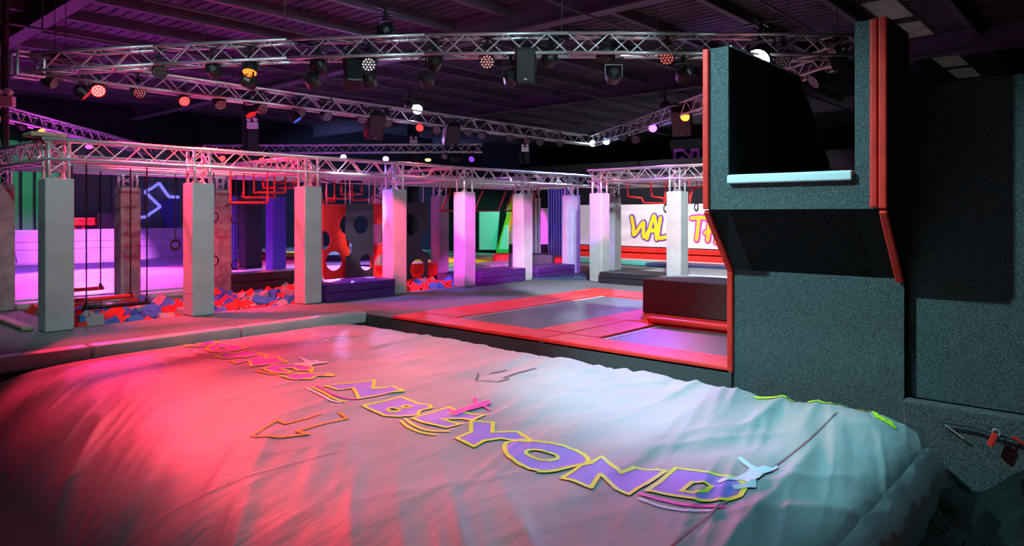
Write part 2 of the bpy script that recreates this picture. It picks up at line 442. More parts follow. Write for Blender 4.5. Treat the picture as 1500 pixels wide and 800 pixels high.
# lime lettering along the far edge, seen nearly edge on
for pts in ([(215,137),(300,130),(370,128)], [(380,132),(440,136)], [(445,145),(520,158),(580,152)], [(590,158),(620,178),(660,172),(700,180)],
            [(690,185),(770,195),(780,178),(720,175)], [(790,185),(870,205),(940,210)], [(965,212),(1030,232),(1040,222),(980,210)], [(1060,240),(1150,255),(1220,290)],
            [(1230,280),(1290,290),(1350,312),(1270,300),(1240,285)]):
    ep = []
    for a, b in pts:
        yy = on_x(1080 + a / 5.77, 590, 6.30).y
        ep.append((6.22 - 0.0065 * (b - (128 + (a - 215) * 0.155)), yy))
    drape('printed_edge_lettering', ribbon(ep, 0.045), M_lettline, 0.008)
# seams
stroke('seam', Z8, [(420,795),(500,725),(600,660),(800,570),(1111,490)], M_seaml, 0.010)
stroke('seam', ARR, [(985,799),(1070,730),(1120,695),(1180,650),(1225,605)], M_seam, 0.014)
stroke('seam', ARR, [(1240,590),(1275,612)], M_seam, 0.012, 0)
# hem flap hanging along the end of the bag
ys_h = BY - BB
hem = MB()
n = 60
prev = None
for i in range(n + 1):
    x = 1.6 + (6.45 - 1.6) * i / n
    wv = 0.008 * math.sin(i * 0.7) + 0.006 * math.sin(i * 1.9)
    a = (x, 1.235 + wv * 0.3, bagz(x, 1.235) + 0.014); b = (x, 1.13 + wv, bagz(x, 1.235) - 0.10); c = (x, 1.10 + wv, bagz(x, 1.235) - 0.26)
    hem.v += [a, b, c]
    if i:
        k = 3 * i; hem.f += [(k-3, k, k+1, k-2), (k-2, k+1, k+2, k-1)]
hem.build('hem_flap', M_bag, bag, smooth=True)

# kerb pads along the back of the pit
cuts = [PITX0 - 3.0, on_y(135, 512, 9.1).x, on_y(355, 489, 9.1).x, 6.79]
names = ['curb_pad, corner piece beside the dark gap', '', '']
labs = ['grey padded kerb section at the end away from the trampolines', 'middle section of the grey padded kerb behind the airbag', 'grey padded kerb section ending at the trampoline platform']
for i in range(3):
    o = MB().box(cuts[i] + 0.008, cuts[i+1] - 0.008, 9.10, 9.33, -0.13, 0.05).build('kerb_pad', M_padgrey, None, bevel=0.03, seg=3)
    tag(o, labs[i], 'pad', 'grey kerb pads')

# ================================================================== TRAMPOLINES
PT, PB = 0.04, -0.05
TX0, TX1, TY0, TY1 = 6.80, 12.2, 3.06, 8.50
tr = thing('trampoline', 'long grey trampoline bed framed by red pads beside the walkway', 'trampoline', (9.3, 6.9, 0))
def lbox(o, x0, x1, y0, y1, z0, z1):
    l = o.location; return MB().box(x0 - l.x, x1 - l.x, y0 - l.y, y1 - l.y, z0 - l.z, z1 - l.z)
def bed(parent, x0, x1, y0, y1):
    lbox(parent, x0, x1, y0, y1, 0.004, 0.012).build('bed', M_mesh, parent)
    for a in (y1 - 0.10,): lbox(parent, x0 + 0.02, x1 - 0.05, a, a + 0.022, 0.012, 0.014).build('bed_stripe', M_padwhite, parent)
bed(tr, 7.28, 11.3, 6.0, 7.72)
lbox(tr, 7.33, 11.25, 7.68, TY1, PB, PT).build('frame_pad', M_padred, tr, bevel=0.03, seg=3)
lbox(tr, 11.25, TX1, 5.85, TY1 , PB, PT).build('frame_pad', M_padred, tr, bevel=0.03, seg=3)
lbox(tr, TX0, 7.33, 5.56, TY1, PB, PT).build('frame_pad', M_padred, tr, bevel=0.03, seg=3)
lbox(tr, 7.33, 11.25, 5.56, 6.06, PB, PT).build('frame_pad', M_padred, tr, bevel=0.03, seg=3)
t2 = thing('trampoline', 'short grey trampoline bed framed by red pads below the carpeted tower', 'trampoline', (8.0, 4.2, 0))
bed(t2, 7.28, 8.85, 3.25, 5.1)
lbox(t2, TX0, 7.33, TY0, 5.55, PB, PT).build('frame_pad', M_padred, t2, bevel=0.03, seg=3)
lbox(t2, 7.33, 8.80, 5.06, 5.55, PB, PT).build('frame_pad', M_padred, t2, bevel=0.03, seg=3)
lbox(t2, 8.80, 9.60, 3.12, 5.55, PB, PT + 0.01).build('frame_pad', M_padred, t2, bevel=0.03, seg=3)
lbox(t2, 8.74, 8.86, 3.12, 5.2, 0.05, 0.13).build('frame_pad', M_padred, t2, bevel=0.03, seg=3)
stp = MB().box(9.63, 10.6, 3.10, 5.8, 0.045, 0.578).build('carpeted_block', M_towercarpet, None, bevel=0.015)
tag(stp, 'dark carpeted step block standing at the end of the short trampoline', 'block')

# ================================================================== TOWER
XF, XW, ZT, ZK, ZL, ZS = 6.29, 6.83, 3.18, 1.03, 1.64, 1.91
YL, YR = 3.06, 1.50
tw = thing('jump_tower', 'tall carpeted jump tower with red padded edges and an open top window', 'tower', (6.9, 2.3, 0))
T0 = tw.location.copy()
def tl(p): return Vector(p) - T0
def side(y0, y1, prof): return MB().prism([tl((x, y0, z)) for x, z in prof], (0, y1 - y0, 0))
side(YL - 0.20, YL, [(XW, -1.05), (XW, ZK), (XF, ZL), (XF, ZT), (8.15, ZT - 0.02), (9.17, 2.22), (9.17, 0.0), (6.9, 0.0), (6.9, -1.05)]).build('side_panel', M_towercarpet, tw)
side(YR, YR + 0.25, [(XW, -1.05), (XW, ZK), (XF, ZL), (XF, ZT + 0.02), (7.0, ZT + 0.02), (7.0, -1.05)]).build('side_panel', M_towercarpet, tw)
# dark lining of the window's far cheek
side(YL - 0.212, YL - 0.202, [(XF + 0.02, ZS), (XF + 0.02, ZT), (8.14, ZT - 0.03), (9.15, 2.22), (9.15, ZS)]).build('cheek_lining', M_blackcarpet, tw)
MB().box(XF - T0.x, XF + 0.14 - T0.x, YR + 0.25 - T0.y, YL - 0.20 - T0.y, ZL, ZS).build('sill_panel', M_towercarpet, tw)
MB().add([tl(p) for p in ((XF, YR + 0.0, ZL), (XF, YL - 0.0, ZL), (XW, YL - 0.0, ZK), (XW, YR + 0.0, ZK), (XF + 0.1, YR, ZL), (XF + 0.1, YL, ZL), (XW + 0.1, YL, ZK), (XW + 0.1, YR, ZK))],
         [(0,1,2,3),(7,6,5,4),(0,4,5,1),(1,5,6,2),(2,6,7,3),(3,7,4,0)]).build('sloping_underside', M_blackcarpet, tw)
MB().box(XF + 0.14 - T0.x, 9.1 - T0.x, YR + 0.25 - T0.y, YL - 0.22 - T0.y, ZL + 0.05, ZS - 0.09).build('deck', M_towercarpet, tw)
MB().box(XW - T0.x, XW + 0.07 - T0.x, YR + 0.25 - T0.y, YL - 0.2 - T0.y, -1.05, ZK + 0.05).build('lower_wall', M_towercarpet, tw)
sp = MB().box(XF - 0.035 - T0.x, XF + 0.22 - T0.x, YR + 0.26 - T0.y, YL - 0.205 - T0.y, ZS, ZS + 0.055).build('sill_pad', M_padgrey, tw, bevel=0.02, seg=3)
sp['label'] = 'pale grey sill pad'
MB().box(XF - 0.05 - T0.x, XF - 0.005 - T0.x, YR + 0.26 - T0.y, YL - 0.205 - T0.y, ZS - 0.03, ZS + 0.05).build('sill_pad', M_padwhite, tw, bevel=0.015, seg=3)
# red edge pads follow the profile of the tower on both sides
def edge_pad(y0, y1, segs):
    for (x0, z0, x1, z1, th) in segs:
        d = Vector((x1 - x0, 0, z1 - z0)).normalized(); nrm = Vector((-d.z, 0, d.x)) * th
        if nrm.x > 0: nrm = -nrm
        p = [Vector((x0, y0, z0)), Vector((x1, y0, z1)), Vector((x1, y0, z1)) + nrm, Vector((x0, y0, z0)) + nrm]
        o = MB().prism([tl(q) for q in p], (0, y1 - y0, 0)).build('edge_pad', M_padred, tw, bevel=0.015, seg=3); o['label'] = 'red edge pad'
edge_pad(YL - 0.012, YL + 0.05, [(XW + 0.02, -0.02, XW + 0.02, ZK, 0.05), (XW + 0.02, ZK, XF + 0.02, ZL, 0.05), (XF + 0.02, ZL, XF + 0.02, ZT, 0.05)])
edge_pad(YR + 0.065, YR + 0.125, [(XF, ZL + 0.01, XF, ZT + 0.02, 0.045)])
edge_pad(YR - 0.005, YR + 0.060, [(XF + 0.01, ZL + 0.0, XF + 0.01, ZT + 0.02, 0.055), (XW, ZK, XF, ZL, 0.05)])
MB().path([tl(p) for p in ((XF + 0.02, YL - 0.215, ZT), (8.14, YL - 0.215, ZT - 0.02), (9.16, YL - 0.215, 2.22), (9.16, YL - 0.215, 1.85))], 0.009, 6).build('cheek_edge_glint', M_padgrey, tw)  # pale tube standing in for the light reflected along the cheek's edge
# wall right of the tower
YP = on_x(1308, 580, 6.95).y
struct(MB().box(6.91, 7.12, 0.60, YR, 0.0, 2.72).build('wall_right_panel', M_towercarpet))
struct(MB().box(6.90, 7.12, -4.0, 0.58, 0.0, 2.72).build('wall_right', M_towercarpet))
struct(MB().box(6.74, 7.12, -4.0, YR - 0.01, -1.1, 0.0).build('wall_right_ledge', M_towercarpet, bevel=0.02))
struct(MB().box(6.86, 6.91, YR - 0.015, YR + 0.0, 0.0, 1.0).build('trim_1', M_blackcarpet))

# black plastic sheet, straps and clutter at the end of the bag
sh = MB(); nx, ny = 60, 26
for j in range(ny):
    for i in range(nx):
        x = 2.6 + (6.74 - 2.6) * i / (nx - 1); y = -0.55 + (1.12 + 0.55) * j / (ny - 1)
        z = -0.42 - 0.30 * math.exp(-((y - 0.95) / 0.25) ** 2) + 0.05 * max(0, (x - 6.0)) - 0.25 * max(0, 4.0 - x)
        z += 0.10 * float(vnoise(np.array([x * 2.2]), np.array([y * 2.6]), 21)[0]) + 0.05 * abs(float(vnoise(np.array([x * 5.0]), np.array([y * 4.0]), 22)[0]))
        sh.v.append((x, y, z))
sh.f = [(j*nx+i, j*nx+i+1, (j+1)*nx+i+1, (j+1)*nx+i) for j in range(ny-1) for i in range(nx-1)]
tag(sh.build('plastic_sheet', M_sheet, None, smooth=True), 'crumpled shiny black plastic sheet between airbag and carpeted ledge', 'sheet')
def strap(pp, r, m, label, name='strap'):
    pts = [on_x(a, b, 6.70) for a, b in pp]
    o = MB().path(pts, r, 6).build(name, m, None); tag(o, label, name); return o
strap([(1378,618), (1420,625), (1470,640), (1500,648)], 0.010, M_darksteel, 'thin dark cable running below the carpeted ledge', 'cable')
strap([(1384,622), (1400,634), (1412,643)], 0.008, M_alu, 'short silvery strap end at the corner of the airbag', 'strap')
strap([(1482,640), (1500,650)], 0.014, M_padred, 'short red strap hanging below the carpeted ledge', 'strap')
bk = thing('ratchet_buckle', 'red ratchet buckle hooked below the carpeted ledge', 'buckle', on_x(1454, 645, 6.66))
MB().box(-0.02, 0.02, -0.022, 0.022, -0.05, 0.06).build('lever', M_padred, bk, bevel=0.006)
MB().torus((0, 0, 0.07), 0.025, 0.006, (0, 1, 0), (0, 0, 1), 12, 5).build('hook', M_alu, bk)
bk.rotation_euler = (0.35, 0, 0)

# ================================================================== TRUSSES
BRACE = {}
def brace_mesh(r):
    if r not in BRACE:
        me = MB().tube((0, 0, 0), (0, 0, 1), r, 5, cap=False).mesh('brace'); me.materials.append(M_alu); BRACE[r] = me
        for p in me.polygons: p.use_smooth = True
    return BRACE[r]
def place_brace(parent, a, b, r):
    o = bpy.data.objects.new('brace', brace_mesh(r)); COL.objects.link(o); o.parent = parent
    d = Vector(b) - Vector(a)
    q = d.to_track_quat('Z', 'Y')
    o.location = a; o.rotation_mode = 'QUATERNION'; o.rotation_quaternion = q; o.scale = (1, 1, d.length)
def lacing(p0, p1, size, pitch):
    """braces of a four-chord box truss whose centre line runs p0 -> p1 (local)"""
    p0 = Vector(p0); p1 = Vector(p1); d = (p1 - p0); L = d.length; d.normalize()
    up = Vector((0, 0, 1)) if abs(d.z) < 0.9 else Vector((0, 1, 0))
    sd = d.cross(up).normalized(); up = sd.cross(d).normalized(); h = size / 2
    cor = [sd * h + up * h, -sd * h + up * h, -sd * h - up * h, sd * h - up * h]
    n = max(2, int(round(L / pitch))); st = L / n
    br = []
    for f in range(4):
        A, B = cor[f], cor[(f + 1) % 4]
        for i in range(n):
            q0 = p0 + d * st * i; q1 = p0 + d * st * (i + 1)
            br.append((q0 + A, q1 + B) if (i + f) % 2 == 0 else (q0 + B, q1 + A))
    return cor, br
def truss(name, label, cat_group, pts, size=0.27, pitch=0.27, rc=0.024, rb=0.011, single=True):
    """box truss along the centre-line points (world)"""
    pts = [Vector(p) for p in pts]; root = thing('lighting_truss' if name is None else name, label, 'truss', pts[0], cat_group)
    loc = [p - pts[0] for p in pts]
    cnt = 0; rest = MB()
    tot = [lacing(a, b, size, pitch) for a, b in zip(loc[:-1], loc[1:])]
    for k in range(4):
        mb = MB()
        for (cor, br), a, b in zip(tot, loc[:-1], loc[1:]): mb.tube(a + cor[k], b + cor[k], rc, 6)
        mb.build('chord', M_alu, root, smooth=True)
    for (cor, br) in tot:
        for a, b in br:
            if single and cnt < 290: place_brace(root, a, b, rb); cnt += 1
            else: rest.tube(a, b, rb, 4, cap=False)
    if rest.f: rest.build('lacing', M_alu, root, kind='stuff')
    return root
HT = 4.0; SZ = 0.27; HC = HT - SZ / 2
P1 = (3.12, 12.5); P2 = (18.0, 12.6); PA = (10.35, 2.75)
def lerp(a, b, t, z): return (a[0] + (b[0] - a[0]) * t, a[1] + (b[1] - a[1]) * t, z)
bow = lambda t: HC + 0.14 * math.sin(math.pi * min(1, t * 1.0))
truss(None, 'long aluminium lighting truss crossing from the rig corner to the tower', None, [lerp(P1, PA, k / 6, bow(k / 6)) for k in range(7)])
truss(None, 'aluminium lighting truss parallel to the rig, hung with the row of small stage lights', None, [(P1[0], P1[1], HC - 0.03), (P2[0], P2[1], HC)], pitch=0.29)
truss(None, 'aluminium lighting truss running from the far apex back behind the tower window', None, [(P2[0], P2[1], HC), (PA[0], PA[1], HC)])
# corner box
cb = thing('truss_corner', 'square aluminium corner block joining the two lighting trusses above the rig corner', 'truss corner', (P1[0] - 0.05, P1[1] + 0.02, HC - 0.02))
for a in (-1, 1):
    for b in (-1, 1):
        MB().tube((a*.17, b*.17, -.17), (a*.17, b*.17, .17), 0.022, 6).tube((a*.17, -.17, b*.17), (a*.17, .17, b*.17), 0.022, 6).tube((-.17, a*.17, b*.17), (.17, a*.17, b*.17), 0.022, 6).build('corner_tube', M_alu, cb)
# suspension cables
def hang(p, label):
    tag(MB().tube((p[0], p[1], p[2] + 0.005), (p[0], p[1], RZ - 0.02), 0.006, 5).box(p[0] - .17, p[0] + .17, p[1] - .01, p[1] + .01, p[2] - .05, p[2] + .01).box(p[0] - .01, p[0] + .01, p[1] - .17, p[1] + .17, p[2] - .05, p[2] + .01).build('suspension_cable', M_darksteel), label, 'cable', 'truss suspension cables')
for t in (0.03, 0.35, 0.66, 0.97):
    hang(lerp(P1, PA, t, HT + 0.14 * math.sin(math.pi * t)), 'thin steel cable holding the long truss that crosses to the tower')
    hang(lerp(P1, P2, t, HT), 'thin steel cable holding the truss with the row of small lights')
for t in (0.2, 0.5, 0.8): hang(lerp(P2, PA, t, HT), 'thin steel cable holding the truss from the far apex')
TL0, TL1 = on_z(-30, 147, 3.95), on_z(240, 220, 3.95)
truss(None, 'violet lit lighting truss beyond the rig corner column', None, [(TL0.x, TL0.y, 3.8), (TL1.x, TL1.y, 3.8)])
TF0, TF1 = on_z(300, 214, 3.98), on_z(706, 212, 3.98)
truss(None, 'far lighting truss with yellow and green lamps behind the rig', None, [(TF0.x, TF0.y, 3.86), (TF1.x, TF1.y, 3.86)], pitch=0.3, rc=0.026, rb=0.013)
for p, n in ((TL0, 'beyond the rig corner'), (TL1, 'beyond the rig corner'), (TF0, 'with yellow and green lamps'), (TF1, 'with yellow and green lamps')):
    hang((p.x, p.y, 4.02), 'thin steel cable holding the truss ' + n)

# ------------------------------------------------------------------ obstacle rig
RT = 2.61; RS = 0.27; RCZ = RT - RS / 2
YF, YB = 11.06, 14.0
CX = [3.04 + 1.96 * i for i in range(8)]
truss('rig_truss', 'front aluminium beam of the obstacle rig, carried by the row of padded columns', None, [(CX[0] - 0.2, YF, RCZ), (CX[-1] + 0.2, YF, RCZ)], RS, 0.27)
truss('rig_truss', 'rear aluminium beam of the obstacle rig', None, [(CX[0] - 0.2, YB, RCZ), (CX[-1] + 0.2, YB, RCZ)], RS, 0.3, single=False)
ords = ['end', 'second', 'third', 'fourth', 'fifth', 'sixth', 'seventh', 'eighth']
for i in (0, 2, 4, 6):
    truss('rig_truss', 'cross beam joining front and rear rig beams at the %s padded column' % ords[i], None, [(CX[i], YF + 0.14, RCZ), (CX[i], YB - 0.14, RCZ)], RS, 0.27, single=(i == 0))
truss('rig_truss', 'left cross beam of the rig continuing beyond the rear column', None, [(CX[0], YB + 0.14, RCZ), (CX[0], YB + 4.0, RCZ)], RS, 0.27)
# long pipes inside the rig carrying the obstacles
for k, y in enumerate((11.75, 12.3, 12.9, 13.4)):
    tag(MB().tube((CX[0], y, 2.36), (CX[-1], y, 2.36), 0.024, 6).build('rig_pipe', M_alu, None, smooth=True), 'thin aluminium pipe running lengthwise inside the obstacle rig', 'pipe', 'rig pipes')
# second bay on the right
BX2 = 13.76
for k_, x in enumerate((0.9, 1.9)):
    tag(MB().tube((BX2 + x, 4.6, 2.36), (BX2 + x, 9.5, 2.36), 0.024, 6).build('rig_pipe', M_alu, None, smooth=True), ('near' if k_ == 0 else 'far') + ' aluminium pipe inside the right hand rig bay', 'pipe')
BC = [(BX2, 9.45), (BX2, 7.42), (BX2, 5.3)]
truss('rig_truss', 'front beam of the right hand rig bay with stepped red bars', None, [(BX2, 9.7, RCZ + 0.02), (BX2, 4.6, RCZ + 0.02)], RS, 0.27)
truss('rig_truss', 'rear beam of the right hand rig bay', None, [(BX2 + 3.0, 10.8, RCZ), (BX2 + 3.0, 4.6, RCZ)], RS, 0.27)
truss('rig_truss', 'end beam of the right hand rig bay above the creased column', None, [(BX2 + 0.14, 9.45, RCZ), (BX2 + 2.86, 9.45, RCZ)], RS, 0.27)

PW = 0.35
pad_me = MB().box(-PW/2, PW/2, -PW/2, PW/2, 0.004, 2.08).mesh('pad')
def column(x, y, label, m=M_padgrey, worn=False, stub=True, h=2.08):
    c = thing('padded_column', label, 'column', (x, y, 0))
    o = link('pad', pad_me, M_padgrey, c, bevel=0.022, seg=3)
    if m is not M_padgrey: setmat(o, m)
    s = MB().box(-PW/2 - .003, PW/2 + .003, -PW/2 - .003, PW/2 + .003, 1.40, 1.408).box(-PW/2 - .003, PW/2 + .003, -PW/2 - .003, PW/2 + .003, 0.36, 0.368)
    s.build('seam', m, o)
    if stub:
        cor, br = lacing((0, 0, 1.95), (0, 0, RT - 0.05), 0.24, 0.22)
        for k in range(4): MB().tube(Vector((0, 0, 1.95)) + cor[k], Vector((0, 0, RT - 0.02)) + cor[k], 0.024, 6).build('upright', M_alu, c, smooth=True)
        for a, b in br: place_brace(c, a, b, 0.011)
    return c
flab = ['grey padded column at the corner of the rig, beside the trapeze bars', 'grey padded column with a red lit side between trapeze bars and hanging rings',
        'grey padded column with a red lit side beside the large dark purple mat', 'pink lit padded column with a blue side in front of the hole boards',
        'magenta lit padded column beside the foam pit corner', 'pink lit padded column between two dark purple mats',
        'violet lit padded column striped with truss shadows', 'violet lit padded column half hidden behind the creased column']
for i, x in enumerate(CX): column(x, YF, flab[i])
blab = ['worn grey padded column at the rear corner of the rig', 'worn brownish padded column behind the trapeze bars', 'worn padded column behind the hanging rings',
        'rear padded column behind the large dark purple mat', 'pale rear padded column behind the hole boards', 'rear padded column behind the magenta lit one', 'rear padded column near the teal lit panel', 'rear padded column near the blue curtain']
for i, x in enumerate(CX[:8]):
    if i in (6,): continue
    column(x - (0.2 if i == 2 else 0), YB, blab[i], M_padworn if i < 3 else M_padgrey)
column(BC[0][0], BC[0][1], 'creased grey padded column with a salmon lit side at the right hand rig bay')
column(BC[1][0], BC[1][1], 'creased pale grey padded column in front of the white lettered board')
column(BC[2][0], BC[2][1], 'padded column of the right hand rig bay behind the tower')
column(BX2 + 3.0, 7.42, 'rear padded column of the right hand rig bay')
tag(MB().box(CX[0] - 0.32, CX[0] + 0.1, YF - 0.1, YF + 0.3, RT + 0.03, RT + 0.09).build('plywood_cap', M_wood, None, bevel=0.01), 'small plywood board lying on the corner of the rig', 'board')

# ------------------------------------------------------------------ pit walls and mats
def mat_block(x0, x1, y0, y1, z0, z1, m, label, grooves=1, name='padded_mat', group=None):
    o = thing(name, label, 'mat', ((x0 + x1) / 2, (y0 + y1) / 2, z0), group)
    n = grooves + 1; h = (z1 - z0) / n
    a, b = (x1 - x0) / 2, (y1 - y0) / 2
    for k in range(n):
        MB().box(-a, a, -b, b, k * h + 0.002, (k + 1) * h - 0.002).build('layer', m, o, bevel=0.02, seg=3)
    return o
mat_block(CX[2] + 0.22, CX[3] - 0.20, 10.78, 11.6, 0.0, 0.33, M_padpurple, 'large dark purple mat at the edge of the walkway, below the hole boards')
mat_block(CX[4] + 0.22, CX[5] - 0.20, 10.78, 11.5, 0.0, 0.32, M_padpurple, 'dark purple mat between the magenta lit and the pink lit columns')
mat_block(CX[5] + 0.22, CX[6] - 0.20, 10.78, 11.5, 0.0, 0.30, M_padpurple, 'dark violet mat beside the column striped with shadows')
mat_block(13.45, 14.4, 7.62, 9.25, 0.0, 0.26, M_padblack, 'black quilted mat behind the red trampoline frame')
mat_block(CX[2] - 0.05, CX[3] - 0.1, 13.75, 14.3, 0.0, 0.36, M_padblack, 'low black padded wall behind the foam cubes under the hanging rings')
mat_block(CX[0] + 0.2, CX[2] - 0.3, 13.85, 14.15, 0.0, 0.10, M_padgrey, 'low grey padded ledge behind the trapeze bars', 0)
mat_block(10.5, 12.3, 13.5, 13.9, 0.0, 0.34, M_padred, 'thick red padded bolster behind the far foam cubes', 0)
mat_block(CX[0] - 0.35, CX[0] - 0.2, 11.25, 13.8, 0.0, 0.06, M_wood, 'pale edging board at the end of the foam pit', 0, 'edging_board')
mat_block(14.6, 16.5, 6.2, 9.0, 0.0, 0.22, M_padwhite, 'white landing mat inside the right hand rig bay', 0)

# ------------------------------------------------------------------ foam cubes
fc = {}
for m, nm in ((M_foamr, 'red'), (M_foamb, 'blue'), (M_foamg, 'grey')):
    me = MB().box(-.1, .1, -.1, .1, -.1, .1).mesh('foam_cube'); me.materials.append(m); fc[nm] = me
def foam(x, y, z, pit):
    nm = random.choices(['red', 'blue', 'grey'], [5, 3, 2.2])[0]
    o = bpy.data.objects.new('foam_cube', fc[nm]); COL.objects.link(o)
    o.location = (x, y, z); o.rotation_euler = [random.uniform(-1.2, 1.2) for _ in range(3)]
    s = random.uniform(0.85, 1.12); o.scale = (s, s * random.uniform(0.8, 1.1), s)
    tag(o, '%s foam cube among those in the pit %s' % (nm, pit), 'foam cube', '%s foam cubes %s' % (nm, pit))
for i in range(23):
    for j in range(10):
        x = 3.40 + i * 0.233 + random.uniform(-.05, .05); y = 11.32 + j * 0.258 + random.uniform(-.05, .05)
        foam(x, y, -0.10 + random.uniform(-.05, .06) + 0.04 * math.sin(i * 0.9 + j), 'under the trapeze bars and rings')
for i in range(9):
    for j in range(7):
        x = 9.2 + i * 0.24 + random.uniform(-.05, .05); y = 11.32 + j * 0.27 + random.uniform(-.05, .05)
        foam(x, y, -0.06 + random.uniform(-.05, .08), 'under the hole boards')
tag(MB().box(FOAM1[0], FOAM1[1], FOAM1[2], FOAM1[3], -0.8, -0.24).build('foam_bed', M_foamr), 'lower layer of foam below the cubes under the trapeze bars', 'foam')
tag(MB().box(FOAM2[0], FOAM2[1], FOAM2[2], FOAM2[3], -0.8, -0.2).build('foam_bed', M_foamr), 'lower layer of foam below the cubes under the hole boards', 'foam')

# ------------------------------------------------------------------ hanging obstacles
def trapeze(y, pxa, pxb, py, m, label, r=0.035):
    a = on_y(pxa, py, y); b = on_y(pxb, py, y); z = (a.z + b.z) / 2
    t = thing('trapeze_bar', label, 'trapeze', ((a.x + b.x) / 2, y, z))
    L = (b.x - a.x) / 2
    MB().tube((-L, 0, 0), (L, 0, 0), r, 10).build('bar', m, t, smooth=True)
    for s in (-1, 1):
        MB().tube((s * (L - 0.05), 0, 0), (s * (L - 0.05), 0, 2.36 - z), 0.011, 6).build('rope', M_rope, t)
        MB().torus((s * (L - 0.05), 0, 0.03), 0.05, 0.014, (0, 1, 0), (0, 0, 1), 12, 6).build('shackle', M_darksteel, t)
trapeze(11.75, 121, 220, 447, M_black, 'black trapeze beam on two ropes, nearest the walkway')
trapeze(12.3, 100, 196, 437, M_redbar, 'long red trapeze beam on two ropes behind the black one')
trapeze(13.4, 88, 152, 424, M_redbar, 'short red trapeze beam on ropes in front of the rear column')
def ring_rope(px, ys_, y, label):
    f = (lambda a, b: on_y(a, b, y)) if y else (lambda a, b: on_x(a, b, BX2 + 0.9))
    p = f(px, ys_[0]); q = f(px, ys_[-1])
    t = thing('hanging_rings', label, 'rings', q)
    MB().tube((0, 0, 2.36 - q.z), (0, 0, 0.09), 0.009, 6).build('rope', M_rope, t)
    for yy in ys_:
        z = f(px, yy).z - q.z
        MB().torus((0, 0, z), 0.085, 0.014, (1, 0, 0), (0, 0, 1)).build('ring', M_black, t, smooth=True)
ring_rope(313, (318, 382), 12.3, 'black rope with two gym rings beside the red lit column')
ring_rope(345, (321, 388), 12.9, 'black rope with two gym rings hanging before the black padded wall')
ring_rope(257, (358, 360), 13.4, 'rope with a gym ring hanging behind the column between trapeze and rings')
ring_rope(975, (305, 306), None, 'rope with a gym ring left of the column before the lettered board')
ring_rope(1020, (303, 304), None, 'rope with a gym ring right of the column before the lettered board')
def red_path(name, label, pp, y=None, x=None, r=0.022):
    pts = [on_y(a, b, y) if y else on_x(a, b, x) for a, b in pp]
    c = pts[0]
    o = thing(name, label, 'bar', c)
    MB().path([p - c for p in pts], r, 8).build('bar', M_redbar, o, smooth=True)
    for p in (pts[0], pts[-1]): MB().tube(p - c, Vector((p.x, p.y, 2.36)) - c, 0.014, 6).build('hanger', M_redbar, o)
    return o
for k, (xa, xb, yy) in enumerate(((338, 392, 297), (357, 402, 289), (372, 418, 282), (386, 430, 275), (402, 436, 268))):
    red_path('stepped_grab_bar', 'red stepped grab bar of the ladder behind the third column', [(xa, yy - 9), (xa, yy), (xb, yy), (xb, yy - 8)], y=(11.75, 12.3, 12.3, 12.9, 13.4)[k])['group'] = 'red stepped grab bars'
for k, (xa, xb, yy) in enumerate(((462, 490, 295), (478, 512, 291), (500, 530, 285), (516, 548, 293))):
    red_path('stepped_grab_bar', 'red stepped grab bar of the ladder above the hole boards', [(xa, yy - 14), (xa, yy), (xb, yy), (xb, yy - 10)], y=(12.9, 12.9, 13.4, 13.4)[k])['group'] = 'red stepped grab bars above the boards'
for i, pp in enumerate(([(659, 283), (645, 309), (672, 309), (680, 283)], [(707, 281), (695, 309), (730, 309), (741, 281)], [(752, 281), (740, 309), (775, 309), (786, 281)], [(789, 278), (779, 298)])):
    red_path('slanted_grab_frame', 'red slanted grab frame hanging from the middle of the rig', pp, y=12.9)['group'] = 'red slanted grab frames'
for i, pp in enumerate(([(898, 264), (918, 264), (920, 288), (940, 290), (943, 297), (973, 298), (976, 270)], [(934, 264), (953, 264), (955, 288), (971, 290), (975, 298)], [(1010, 298), (1015, 276), (1030, 272), (1036, 272)])):
    red_path('stepped_grab_bar', 'red stepped bar hanging inside the right hand rig bay', pp, x=BX2 + 0.9)['group'] = 'red stepped bars of the right bay'

